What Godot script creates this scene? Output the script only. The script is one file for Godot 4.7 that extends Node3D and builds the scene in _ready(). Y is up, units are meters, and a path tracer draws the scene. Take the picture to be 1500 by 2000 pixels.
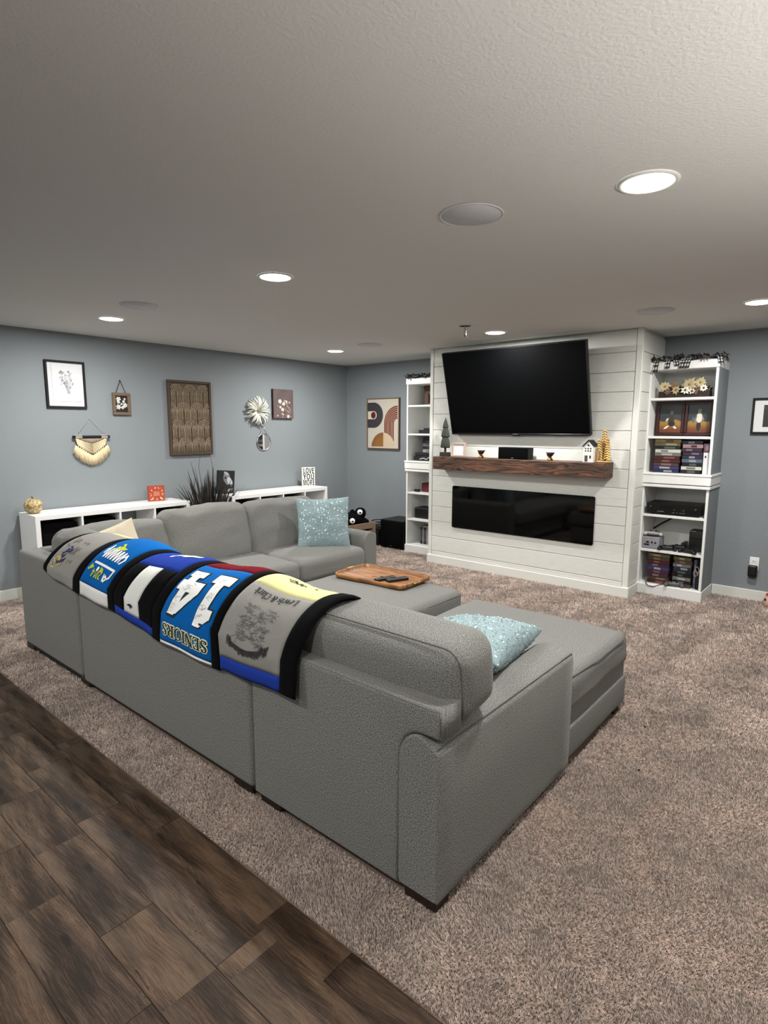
extends Node3D
# A basement living room seen over the back of a grey sectional sofa. Metres, y up.
# x runs along the television wall, z towards the camera, which stands at the origin.

const CEIL := 2.44
const WALL_X := -5.905
const WALL_Z := -6.15
const FP_Z := -5.458
var M := {}
var names := {}
var rng := RandomNumberGenerator.new()

func _ready():
	rng.seed = 4711
	# camera
	var cam := Camera3D.new()
	cam.name = "camera"
	cam.keep_aspect = Camera3D.KEEP_HEIGHT
	cam.fov = rad_to_deg(2.0 * atan(1000.0 / 1135.87))
	cam.near = 0.05
	cam.far = 60.0
	cam.transform = Transform3D(Basis(Vector3.UP, 0.70143) * Basis(Vector3.RIGHT, -0.14322) * Basis(Vector3.BACK, 0.00324), Vector3(0, 1.565, 0))
	add_child(cam)
	cam.current = true
	# environment: a closed room, the sky gives nothing
	var we := WorldEnvironment.new()
	we.name = "world_environment"
	var env := Environment.new()
	env.background_mode = Environment.BG_COLOR
	env.background_color = Color(0, 0, 0)
	env.tonemap_mode = Environment.TONE_MAPPER_LINEAR
	env.tonemap_exposure = 1.0
	env.sdfgi_enabled = true
	env.ssao_enabled = true
	env.ssil_enabled = true
	we.environment = env
	add_child(we)
	make_materials()
	ceiling_lights(4.0, 9.0)
	added_floor_lamp(9.5)
	room()
	fireplace_wall()
	floors()
	sofa()
	ottoman()
	quilt()
	pillows()
	television()
	mantel_and_fire()
	mantel_items()
	bookcases()
	bookcase_right_items()
	bookcase_left_items()
	cube_shelves()
	shelf_top_items()
	plant()
	wall_decor()
	corner_items()
	ceiling_fittings()
	small_things()

# ------------------------------------------------------------------ nodes
func numbered(n: String) -> String:
	if not names.has(n):
		names[n] = 0
		return n
	names[n] += 1
	return "%s_%03d" % [n, names[n]]

func tag(o: Node3D, label: String, category: String, group := "", kind := ""):
	o.set_meta("label", label)
	o.set_meta("category", category)
	if group != "":
		o.set_meta("group", group)
	if kind != "":
		o.set_meta("kind", kind)

func thing(called: String, label: String, category: String, at := Vector3.ZERO, turn := 0.0, group := "") -> Node3D:
	var o := Node3D.new()
	o.name = numbered(called)
	add_child(o)
	o.position = at
	o.rotation.y = turn
	tag(o, label, category, group)
	return o

func part(parent: Node3D, called: String, m: Mesh, mt: Material, xf := Transform3D()) -> MeshInstance3D:
	var o := MeshInstance3D.new()
	o.mesh = m
	o.material_override = mt
	o.name = numbered(called) if parent == self else called
	o.transform = xf
	parent.add_child(o, true)
	return o

func single(called: String, label: String, category: String, m: Mesh, mt: Material, at := Vector3.ZERO, turn := 0.0, group := "") -> MeshInstance3D:
	var o := part(self, called, m, mt, Transform3D(Basis(Vector3.UP, turn), at))
	tag(o, label, category, group)
	return o

func struct(called: String, label: String, category: String, m: Mesh, mt: Material) -> MeshInstance3D:
	var o := part(self, called, m, mt)
	tag(o, label, category, "", "structure")
	return o

# ------------------------------------------------------------------ shapes
func st0(smooth := true) -> SurfaceTool:
	var s := SurfaceTool.new()
	s.begin(Mesh.PRIMITIVE_TRIANGLES)
	s.set_smooth_group(0 if smooth else -1)
	return s

func done(s: SurfaceTool) -> ArrayMesh:
	s.generate_normals()
	return s.commit()

func tri(s: SurfaceTool, a: Vector3, b: Vector3, c: Vector3):   # counter-clockwise seen from outside
	s.add_vertex(a)
	s.add_vertex(c)
	s.add_vertex(b)

func quad(s: SurfaceTool, a: Vector3, b: Vector3, c: Vector3, d: Vector3):
	tri(s, a, b, c)
	tri(s, a, c, d)

func quad_uv(s: SurfaceTool, a: Vector3, b: Vector3, c: Vector3, d: Vector3, r := Rect2(0, 0, 1, 1)):   # a lower left, b lower right, c upper right, d upper left
	var p := [a, c, b, a, d, c]
	var u := [Vector2(0, 1), Vector2(1, 0), Vector2(1, 1), Vector2(0, 1), Vector2(0, 0), Vector2(1, 0)]
	for i in 6:
		s.set_uv(r.position + u[i] * r.size)
		s.add_vertex(p[i])

func tri_o(s: SurfaceTool, a: Vector3, b: Vector3, c: Vector3, ctr: Vector3):
	if (b - a).cross(c - a).dot((a + b + c) / 3.0 - ctr) < 0.0:
		tri(s, a, c, b)
	else:
		tri(s, a, b, c)

func quad_o(s: SurfaceTool, a: Vector3, b: Vector3, c: Vector3, d: Vector3, ctr: Vector3):
	if (b - a).cross(c - a).dot((a + c) / 2.0 - ctr) < 0.0:
		quad(s, a, d, c, b)
	else:
		quad(s, a, b, c, d)

func cbox(s: SurfaceTool, c: Vector3, size: Vector3, b := 0.002, bs := Basis()):   # chamfered box
	var h := size / 2.0
	b = minf(b, minf(h.x, minf(h.y, h.z)) * 0.9)
	for ax in 3:
		var u := (ax + 1) % 3
		var v := (ax + 2) % 3
		for sg in [-1.0, 1.0]:
			var p := []
			for k in [[-1, -1], [1, -1], [1, 1], [-1, 1]]:
				var q := Vector3()
				q[ax] = sg * h[ax]
				q[u] = k[0] * (h[u] - b)
				q[v] = k[1] * (h[v] - b)
				p.append(c + bs * q)
			quad_o(s, p[0], p[1], p[2], p[3], c)
		if b <= 0.0:
			continue
		for su in [-1.0, 1.0]:
			for sv in [-1.0, 1.0]:
				var p := []
				for k in [[-1, 0], [1, 0], [1, 1], [-1, 1]]:
					var q := Vector3()
					q[ax] = k[0] * (h[ax] - b)
					q[u] = su * (h[u] - (b if k[1] else 0.0))
					q[v] = sv * (h[v] - (0.0 if k[1] else b))
					p.append(c + bs * q)
				quad_o(s, p[0], p[1], p[2], p[3], c)
	if b > 0.0:
		for x in [-1.0, 1.0]:
			for y in [-1.0, 1.0]:
				for z in [-1.0, 1.0]:
					var q := Vector3(x * h.x, y * h.y, z * h.z)
					tri_o(s, c + bs * (q - Vector3(0, y * b, z * b)), c + bs * (q - Vector3(x * b, 0, z * b)), c + bs * (q - Vector3(x * b, y * b, 0)), c)

func box(c: Vector3, size: Vector3, b := 0.002, bs := Basis()) -> ArrayMesh:
	var s := st0(false)
	cbox(s, c, size, b, bs)
	return done(s)

func box2(lo: Vector3, hi: Vector3, b := 0.002) -> ArrayMesh:
	return box((lo + hi) / 2.0, (hi - lo).abs(), b)

func rbox(s: SurfaceTool, c: Vector3, size: Vector3, r: float, k := 4, m := 6, puff := Vector3.ZERO, bs := Basis(), wr := 0.0, sd := 0):
	# box with rounded edges; puff swells the middle of the faces across x, y and z; wr adds soft wrinkles
	var h := size / 2.0
	var nz := FastNoiseLite.new()
	nz.seed = sd
	nz.frequency = 3.2
	var co := []
	for ax in 3:
		var l := []
		for i in k:
			l.append(-h[ax] + r * (1.0 - cos(PI / 2 * i / k)) if false else -h[ax] + r * i / k)
		for i in m + 1:
			l.append(lerpf(-h[ax] + r, h[ax] - r, float(i) / m))
		for i in k:
			l.append(h[ax] - r + r * (i + 1) / k)
		co.append(l)
	var f := func(p: Vector3) -> Vector3:
		var q := p.clamp(-h + Vector3.ONE * r, h - Vector3.ONE * r)
		var d := p - q
		var o := q + d.normalized() * r
		var t := o / h
		var w := Vector3(1 - t.x * t.x, 1 - t.y * t.y, 1 - t.z * t.z).clamp(Vector3.ZERO, Vector3.ONE)
		w = Vector3(pow(w.x, 0.6), pow(w.y, 0.6), pow(w.z, 0.6))
		o += Vector3(t.x * puff.x * w.y * w.z, t.y * puff.y * w.x * w.z, t.z * puff.z * w.x * w.y)
		if wr > 0.0:
			o += d.normalized() * wr * nz.get_noise_3dv((o + c) * Vector3(1.0, 1.6, 1.0))
		return c + bs * o
	for ax in 3:
		var u := (ax + 1) % 3
		var v := (ax + 2) % 3
		for sg in [-1.0, 1.0]:
			var g := []
			for i in co[u].size():
				var row := []
				for j in co[v].size():
					var p := Vector3()
					p[ax] = sg * h[ax]
					p[u] = co[u][i]
					p[v] = co[v][j]
					row.append(f.call(p))
				g.append(row)
			for i in co[u].size() - 1:
				for j in co[v].size() - 1:
					if sg > 0:
						quad(s, g[i][j], g[i + 1][j], g[i + 1][j + 1], g[i][j + 1])
					else:
						quad(s, g[i][j], g[i][j + 1], g[i + 1][j + 1], g[i + 1][j])

func rbox2(lo: Vector3, hi: Vector3, r: float, k := 4, m := 4, puff := Vector3.ZERO) -> ArrayMesh:
	var s := st0()
	rbox(s, (lo + hi) / 2.0, hi - lo, r, k, m, puff)
	return done(s)

func lathe(s: SurfaceTool, prof: Array, seg := 24, xf := Transform3D(), sx := 1.0, sz := 1.0):   # prof: Vector2(radius, height) from bottom to top
	for i in prof.size() - 1:
		for j in seg:
			var a0 := TAU * j / seg
			var a1 := TAU * (j + 1) / seg
			var p: Vector2 = prof[i]
			var q: Vector2 = prof[i + 1]
			var a := xf * Vector3(cos(a0) * p.x * sx, p.y, -sin(a0) * p.x * sz)
			var b := xf * Vector3(cos(a1) * p.x * sx, p.y, -sin(a1) * p.x * sz)
			var c := xf * Vector3(cos(a1) * q.x * sx, q.y, -sin(a1) * q.x * sz)
			var d := xf * Vector3(cos(a0) * q.x * sx, q.y, -sin(a0) * q.x * sz)
			if p.x > 1e-6:
				tri(s, a, b, c if q.x > 1e-6 else d)
			if q.x > 1e-6:
				tri(s, a, c, d)

func lathed(prof: Array, seg := 24, smooth := true, sx := 1.0, sz := 1.0) -> ArrayMesh:
	var s := st0(smooth)
	lathe(s, prof, seg, Transform3D(), sx, sz)
	return done(s)

func tube(s: SurfaceTool, pts: Array, rad, seg := 6, flat := 1.0):   # rad: a number or a list of radii; closed ends
	var n := pts.size()
	var prev := []
	var up := Vector3.UP
	for i in n:
		var d: Vector3 = (pts[mini(i + 1, n - 1)] - pts[maxi(i - 1, 0)]).normalized()
		if absf(d.dot(up)) > 0.95:
			up = Vector3.RIGHT if absf(d.x) < 0.8 else Vector3.BACK
		var e1 := d.cross(up).normalized()
		var e2 := e1.cross(d).normalized()
		up = e2
		var r: float = rad[i] if rad is Array else rad
		var ring := []
		for j in seg:
			var a := TAU * j / seg
			ring.append(pts[i] + e1 * cos(a) * r + e2 * sin(a) * r * flat)
		if i > 0:
			for j in seg:
				var jj := (j + 1) % seg
				quad(s, prev[j], prev[jj], ring[jj], ring[j])
		prev = ring
		if i == 0 or i == n - 1:
			for j in range(1, seg - 1):
				if i == 0:
					tri(s, ring[0], ring[j + 1], ring[j])
				else:
					tri(s, ring[0], ring[j], ring[j + 1])

func tubed(pts: Array, rad, seg := 6, flat := 1.0) -> ArrayMesh:
	var s := st0()
	tube(s, pts, rad, seg, flat)
	return done(s)

func prism(s: SurfaceTool, poly: PackedVector2Array, z0: float, z1: float, xf := Transform3D()):   # polygon in xy, from z0 (back) to z1 (front)
	if Geometry2D.is_polygon_clockwise(poly):
		poly.reverse()
	var ix := Geometry2D.triangulate_polygon(poly)
	for i in range(0, ix.size(), 3):
		var a := poly[ix[i]]
		var b := poly[ix[i + 1]]
		var c := poly[ix[i + 2]]
		if (b - a).cross(c - a) < 0:
			var t := b
			b = c
			c = t
		tri(s, xf * Vector3(a.x, a.y, z1), xf * Vector3(b.x, b.y, z1), xf * Vector3(c.x, c.y, z1))
		tri(s, xf * Vector3(a.x, a.y, z0), xf * Vector3(c.x, c.y, z0), xf * Vector3(b.x, b.y, z0))
	for i in poly.size():
		var a := poly[i]
		var b := poly[(i + 1) % poly.size()]
		quad(s, xf * Vector3(a.x, a.y, z0), xf * Vector3(b.x, b.y, z0), xf * Vector3(b.x, b.y, z1), xf * Vector3(a.x, a.y, z1))

func prismed(poly: PackedVector2Array, z0: float, z1: float) -> ArrayMesh:
	var s := st0(false)
	prism(s, poly, z0, z1)
	return done(s)

func frame_mesh(w: float, h: float, b: float, d: float, bv := 0.002) -> ArrayMesh:   # four mitred-looking bars round the origin, back at z = 0
	var s := st0(false)
	for k in [-1.0, 1.0]:
		cbox(s, Vector3(0, k * (h - b) / 2, d / 2), Vector3(w, b, d), bv)
		cbox(s, Vector3(k * (w - b) / 2, 0, d / 2), Vector3(b, h - 2 * b, d), bv)
	return done(s)

func face(w: float, h: float, z: float, r := Rect2(0, 0, 1, 1)) -> ArrayMesh:   # a sheet 1 mm thick with a print on its front
	var s := st0(false)
	quad_uv(s, Vector3(-w / 2, -h / 2, z), Vector3(w / 2, -h / 2, z), Vector3(w / 2, h / 2, z), Vector3(-w / 2, h / 2, z), r)
	s.set_uv(Vector2(0.02, 0.02))
	var lo := Vector3(-w / 2, -h / 2, z - 0.001)
	var hi := Vector3(w / 2, h / 2, z)
	quad(s, Vector3(hi.x, lo.y, lo.z), lo, Vector3(lo.x, hi.y, lo.z), Vector3(hi.x, hi.y, lo.z))
	return done(s)

func text_mesh(t: String, size: float, depth: float, font := "Droid Sans", weight := 700) -> TextMesh:
	var f := SystemFont.new()
	f.font_names = PackedStringArray([font])
	f.font_weight = weight
	var m := TextMesh.new()
	m.font = f
	m.text = t
	m.font_size = 32
	m.pixel_size = size / 32.0
	m.depth = depth
	m.curve_step = 2.0
	return m

# ------------------------------------------------------------------ materials
func mat(key: String, c: Color, rough := 0.7, metal := 0.0) -> StandardMaterial3D:
	if M.has(key):
		return M[key]
	var m := StandardMaterial3D.new()
	m.resource_name = key
	m.albedo_color = c
	m.roughness = rough
	m.metallic = metal
	M[key] = m
	return m

func colm(c: Color, rough := 0.6) -> StandardMaterial3D:
	return mat("plain_" + c.to_html(false), c, rough)

func noise_tex(sd: int, freq: float, lo: Color, hi: Color, size := 512, oct := 4, type := FastNoiseLite.TYPE_SIMPLEX_SMOOTH, as_n := false, strength := 4.0, p0 := 0.25, p1 := 0.75) -> NoiseTexture2D:
	var n := FastNoiseLite.new()
	n.seed = sd
	n.frequency = freq
	n.noise_type = type
	n.fractal_octaves = oct
	var t := NoiseTexture2D.new()
	t.width = size
	t.height = size
	t.seamless = true
	t.noise = n
	if as_n:
		t.as_normal_map = true
		t.bump_strength = strength
	else:
		var g := Gradient.new()
		g.set_color(0, lo)
		g.set_color(1, hi)
		g.set_offset(0, p0)
		g.set_offset(1, p1)
		t.color_ramp = g
	return t

func tri_map(m: StandardMaterial3D, sc, world := false) -> StandardMaterial3D:
	m.uv1_triplanar = true
	m.uv1_world_triplanar = world
	m.uv1_scale = sc if sc is Vector3 else Vector3.ONE * sc
	return m

func fabric(key: String, c: Color, vary := 0.25, grain := 0.09, sc := 3.0, sheen := 0.25, seed_ := 3) -> StandardMaterial3D:
	var m := mat(key, c, 0.95)
	m.metallic_specular = 0.2
	var t := noise_tex(seed_, grain, Color(1 - vary, 1 - vary, 1 - vary), Color(1, 1, 1), 512, 3)
	m.albedo_texture = t
	m.normal_enabled = true
	m.normal_texture = noise_tex(seed_ + 1, grain * 1.5, Color.BLACK, Color.WHITE, 512, 2, FastNoiseLite.TYPE_SIMPLEX_SMOOTH, true, 3.0)
	m.normal_scale = 0.6
	m.rim_enabled = true
	m.rim = sheen
	m.rim_tint = 0.6
	return tri_map(m, sc)

func wood_image(w: int, h: int, lx: float, ly: float, dark: Color, light: Color, sd: int, rings := 22.0, knots := 3, grey := Color(0, 0, 0, 0)) -> ImageTexture:
	# planks sawn along u: cathedral figure, knots, fine pores; lx, ly in metres
	var n := FastNoiseLite.new()
	n.seed = sd
	n.frequency = 1.0
	n.fractal_octaves = 3
	var r := RandomNumberGenerator.new()
	r.seed = sd
	var kn := []
	for i in knots:
		kn.append(Vector3(r.randf() * lx, r.randf_range(0.15, 0.85) * ly, r.randf_range(0.012, 0.03)))
	var im := Image.create(w, h, false, Image.FORMAT_RGB8)
	for j in h:
		var y := ly * j / h
		for i in w:
			var x := lx * i / w
			var g := y * rings + 1.6 * n.get_noise_2d(x * 1.7, y * 9.0)
			var kd := 0.0
			for k in kn:
				var dx: float = (x - k.x) / 2.6
				var dy: float = y - k.y
				var d: float = sqrt(dx * dx + dy * dy)
				g += 2.2 * exp(-d / (k.z * 1.6))
				kd = maxf(kd, smoothstep(k.z * 0.55, k.z * 0.2, d))
			var t := 0.5 + 0.5 * sin(TAU * g)
			t = 0.62 * pow(t, 0.8) + 0.38 * (0.5 + 0.5 * n.get_noise_2d(x * 6.0, y * 260.0))
			t = clampf(t + 0.35 * n.get_noise_2d(x * 2.5 + 50.0, y * 14.0), 0.0, 1.0)
			var c := dark.lerp(light, t)
			if grey.a > 0.0:
				c = c.lerp(Color(grey.r, grey.g, grey.b), grey.a * smoothstep(-0.15, 0.35, n.get_noise_2d(x * 2.2 + 9.0, y * 7.0 + 31.0)))
			c = c.darkened(kd * 0.75)
			var crack := absf(n.get_noise_2d(x * 1.3 + 80.0, y * 30.0 + 11.0))
			if crack < 0.012 and n.get_noise_2d(x * 3.0, y * 5.0 + 70.0) > 0.18:
				c = c.darkened(0.6)
			im.set_pixel(i, j, c)
	return ImageTexture.create_from_image(im)

func plank_image(sd: int) -> ImageTexture:   # weathered wood print: long soft blotches, fine grain, a knot, a few dark cracks
	var n := FastNoiseLite.new()
	n.seed = sd
	n.frequency = 1.0
	n.fractal_octaves = 4
	var r := RandomNumberGenerator.new()
	r.seed = sd
	var w := 900
	var h := 160
	var im := Image.create(w, h, false, Image.FORMAT_RGB8)
	var kx := r.randf_range(0.2, 0.8)
	var ky := r.randf_range(0.04, 0.13)
	for j in h:
		var y := 0.175 * j / h
		for i in w:
			var x := 0.96 * i / w
			var dx := (x - kx) / 3.0
			var dy := y - ky
			var d := sqrt(dx * dx + dy * dy)
			var wy := y + 0.02 * n.get_noise_2d(x * 2.0, y * 3.0) + 0.012 * exp(-d / 0.02)
			var blot := n.get_noise_2d(x * 1.6 + 20.0, y * 9.0)
			var grain := n.get_noise_2d(x * 5.0, wy * 190.0 + 40.0)
			var fine := n.get_noise_2d(x * 22.0 + 7.0, wy * 620.0)
			var t := clampf(0.47 + 0.80 * blot + 0.50 * grain + 0.34 * fine, 0.0, 1.0)
			var c := Color(0.145, 0.11, 0.085).lerp(Color(0.395, 0.335, 0.285), t)
			c = c.lerp(Color(0.36, 0.325, 0.295), 0.5 * smoothstep(0.1, 0.5, n.get_noise_2d(x * 1.1 + 90.0, y * 6.0)))
			c = c.darkened(0.45 * smoothstep(0.016, 0.004, d))
			if absf(n.get_noise_2d(x * 1.1 + 80.0, wy * 24.0 + 11.0)) < 0.010 and n.get_noise_2d(x * 2.2, y * 4.0 + 70.0) > 0.2:
				c = c.darkened(0.6)
			im.set_pixel(i, j, c)
	return ImageTexture.create_from_image(im)

func img_mat(key: String, im: Image, rough := 0.6) -> StandardMaterial3D:
	var m := mat(key, Color.WHITE, rough)
	m.albedo_texture = ImageTexture.create_from_image(im)
	return m

func paint_line(im: Image, pts: Array, r: float, c: Color):
	for i in pts.size() - 1:
		var a: Vector2 = pts[i]
		var b: Vector2 = pts[i + 1]
		var n := maxi(1, int(a.distance_to(b)))
		for k in n + 1:
			paint_disc(im, a.lerp(b, float(k) / n), r, c)

func paint_disc(im: Image, p: Vector2, r: float, c: Color, sq := 1.0):
	for y in range(maxi(0, int(p.y - r)), mini(im.get_height(), int(p.y + r) + 1)):
		for x in range(maxi(0, int(p.x - r)), mini(im.get_width(), int(p.x + r) + 1)):
			if Vector2((x - p.x), (y - p.y) / sq).length() <= r:
				im.set_pixel(x, y, im.get_pixel(x, y).lerp(c, c.a))

func paint_petal(im: Image, p: Vector2, ang: float, l: float, w: float, c: Color):
	for k in 12:
		var t := k / 11.0
		paint_disc(im, p + Vector2.from_angle(ang) * l * t, maxf(0.8, w * sin(PI * clampf(t * 0.9 + 0.08, 0, 1))), c)

func make_materials():
	var w := mat("wall_paint", Color(0.525, 0.548, 0.562), 0.75)
	w.normal_enabled = true
	w.normal_texture = noise_tex(21, 0.05, Color.BLACK, Color.WHITE, 512, 3, FastNoiseLite.TYPE_SIMPLEX_SMOOTH, true, 2.0)
	w.normal_scale = 0.25
	tri_map(w, 1.6, true)
	var c := mat("ceiling_paint", Color(0.86, 0.855, 0.84), 0.9)
	c.normal_enabled = true
	c.normal_texture = noise_tex(22, 0.06, Color.BLACK, Color.WHITE, 512, 4, FastNoiseLite.TYPE_SIMPLEX_SMOOTH, true, 3.0)
	c.normal_scale = 0.3
	tri_map(c, 2.0, true)
	mat("trim_white", Color(0.88, 0.88, 0.85), 0.45)
	mat("shelf_white", Color(0.92, 0.92, 0.91), 0.4)
	var sh := mat("shiplap_white", Color(0.87, 0.87, 0.845), 0.5)
	sh.albedo_texture = noise_tex(23, 0.02, Color(0.978, 0.978, 0.975), Color(1, 1, 1), 512, 4)
	tri_map(sh, Vector3(0.7, 4, 0.7), true)
	fabric("sofa_cloth", Color(0.575, 0.573, 0.555), 0.42, 0.13, 3.0, 0.3, 31)
	M.sofa_cloth.albedo_texture.color_ramp.set_offset(0, 0.34)
	M.sofa_cloth.albedo_texture.color_ramp.set_offset(1, 0.66)
	M.sofa_cloth.normal_scale = 0.12
	mat("sofa_seam", Color(0.36, 0.355, 0.34), 0.9)
	mat("dark_wood_leg", Color(0.13, 0.075, 0.06), 0.5)
	mat("black_plastic", Color(0.035, 0.035, 0.04), 0.42)
	mat("black_matt", Color(0.05, 0.05, 0.055), 0.8)
	mat("black_glass", Color(0.012, 0.013, 0.016), 0.1)
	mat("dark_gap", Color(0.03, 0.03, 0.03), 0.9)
	mat("steel", Color(0.75, 0.75, 0.74), 0.3, 1.0)
	mat("brass", Color(0.83, 0.66, 0.36), 0.28, 1.0)
	mat("gold_glitter", Color(0.86, 0.70, 0.42), 0.38, 0.75)
	mat("white_paper", Color(0.86, 0.86, 0.86), 0.8)
	mat("cord_black", Color(0.03, 0.03, 0.03), 0.6)
	mat("oak_frame", Color(0.47, 0.37, 0.26), 0.6)
	mat("cream_yarn", Color(0.87, 0.80, 0.66), 0.95)
	var lamp := mat("lamp_lens", Color(1, 0.97, 0.92), 0.5)
	lamp.emission_enabled = true
	lamp.emission = Color(1.0, 0.995, 0.98)
	lamp.emission_energy_multiplier = 6.0
	var gl := mat("pane_glass", Color(1, 1, 1, 0.06), 0.04)
	gl.transparency = BaseMaterial3D.TRANSPARENCY_ALPHA
	var mt := mat("mantel_wood", Color.WHITE, 0.55)
	mt.albedo_texture = wood_image(1024, 128, 1.9, 0.24, Color(0.13, 0.082, 0.055), Color(0.46, 0.305, 0.215), 5, 24.0, 5)
	var ty := mat("tray_wood", Color.WHITE, 0.42)
	ty.albedo_texture = wood_image(512, 256, 0.6, 0.4, Color(0.40, 0.25, 0.135), Color(0.64, 0.44, 0.25), 8, 7.0, 1)
	for i in 4:
		var p := mat("plank_%d" % i, [Color(0.94, 0.90, 0.86), Color(0.87, 0.82, 0.77), Color(0.92, 0.87, 0.81), Color(0.90, 0.87, 0.83)][i], 0.55)
		p.metallic_specular = 0.3
		p.albedo_texture = plank_image(60 + i * 7)

# ------------------------------------------------------------------ lights
func ceiling_lights(power: float, glow: float):
	M.lamp_lens.emission_energy_multiplier = glow
	var lens := lathed([Vector2(0.0, -0.013), Vector2(0.04, -0.0125), Vector2(0.07, -0.010), Vector2(0.088, -0.005), Vector2(0.09, -0.001)], 32)
	var ring := lathed([Vector2(0.086, -0.003), Vector2(0.092, -0.007), Vector2(0.100, -0.006), Vector2(0.104, -0.0005)], 32)
	var k := 0
	var where := ["above the left end of the quilt near the pictures", "above the corner between the picture wall and the art", "outside the view by the picture wall", "added outside the view at the back by the picture wall", "above the quilt in the middle of the ceiling", "just in front of the television", "outside the view over the wood floor", "added outside the view at the back over the wood floor", "brightest and nearest, above the chaise", "at the right edge, in front of the right wall", "outside the view above the camera", "added outside the view behind the camera"]
	for x in [-4.86, -2.79, -0.72]:
		for z in [-2.31, -4.88, 0.26, 2.83]:  # rearmost row is added, continuing the grid, to bounce light onto the ceiling
			var t := thing("ceiling_light", "round recessed ceiling light " + where[k], "light", Vector3(x, CEIL, z), 0.0, "recessed ceiling lights")
			k += 1
			part(t, "lens", lens, M.lamp_lens)
			part(t, "trim_ring", ring, M.trim_white)
			var a := AreaLight3D.new()
			a.name = "light_panel"
			a.area_size = Vector2(0.1, 0.1)
			a.area_normalize_energy = true
			a.light_energy = power * (0.7 if z > 0.0 else 1.0)
			a.light_color = Color(1.0, 0.995, 0.98)
			a.area_range = 14.0
			a.shadow_enabled = true
			a.rotation_degrees.x = -90.0
			a.position.y = -0.016
			t.add_child(a)

func added_floor_lamp(power: float):   # an added uplighter outside the view on the right, to brighten the ceiling there
	var t := thing("added_floor_lamp", "tall uplighter floor lamp, added outside the view to the right of the chaise", "lamp", Vector3(1.25, 0, -1.25))
	part(t, "base", lathed([Vector2(0, 0), Vector2(0.14, 0), Vector2(0.14, 0.015), Vector2(0.02, 0.035)], 28), M.black_matt)
	part(t, "pole", lathed([Vector2(0.012, 0.03), Vector2(0.012, 1.46)], 12), M.black_matt)
	part(t, "bowl", lathed([Vector2(0.012, 1.44), Vector2(0.06, 1.45), Vector2(0.15, 1.52), Vector2(0.165, 1.56), Vector2(0.160, 1.56), Vector2(0.145, 1.525), Vector2(0.05, 1.465)], 32), M.black_matt)
	part(t, "lamp_disc", lathed([Vector2(0.152, 1.545), Vector2(0.0, 1.548)], 28), M.lamp_lens)
	var a := SpotLight3D.new()
	a.name = "added_uplight"
	a.spot_angle = 80.0
	a.spot_angle_attenuation = 0.3
	a.spot_range = 12.0
	a.spot_attenuation = 2.0
	a.light_energy = power
	a.light_size = 0.12
	a.light_color = Color(1.0, 0.985, 0.965)
	a.shadow_enabled = true
	a.rotation_degrees.x = 90.0
	a.position.y = 1.565
	t.add_child(a)

# ------------------------------------------------------------------ the room
func room():
	var T := 0.12
	struct("wall_left", "blue grey painted wall with the row of pictures", "wall", box2(Vector3(WALL_X - T, 0, WALL_Z - T), Vector3(WALL_X, CEIL, 3.2), 0), M.wall_paint)
	struct("wall_back", "blue grey painted wall behind the television and bookcases", "wall", box2(Vector3(WALL_X, 0, WALL_Z - T), Vector3(3.2, CEIL, WALL_Z), 0), M.wall_paint)
	struct("wall_right", "blue grey painted wall at the right, outside the view", "wall", box2(Vector3(3.2, 0, WALL_Z - T), Vector3(3.2 + T, CEIL, 3.2), 0), M.wall_paint)
	struct("wall_front", "blue grey painted wall behind the camera", "wall", box2(Vector3(WALL_X - T, 0, 3.2), Vector3(3.2 + T, CEIL, 3.2 + T), 0), M.wall_paint)
	struct("ceiling", "flat warm white ceiling with recessed lights and speakers", "ceiling", box2(Vector3(WALL_X - T, CEIL, WALL_Z - T), Vector3(3.2 + T, CEIL + T, 3.2 + T), 0), M.ceiling_paint)
	var bh := 0.107
	struct("baseboard_left", "white baseboard along the picture wall", "baseboard", box2(Vector3(WALL_X, 0, WALL_Z), Vector3(WALL_X + 0.015, bh, 3.2), 0.004), M.trim_white)
	struct("baseboard_back_left", "white baseboard under the framed abstract art", "baseboard", box2(Vector3(WALL_X + 0.015, 0, WALL_Z), Vector3(-4.49, bh, WALL_Z + 0.015), 0.004), M.trim_white)
	struct("baseboard_back_right", "white baseboard under the wall outlet", "baseboard", box2(Vector3(-1.09, 0, WALL_Z), Vector3(3.2, bh, WALL_Z + 0.015), 0.004), M.trim_white)

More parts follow.
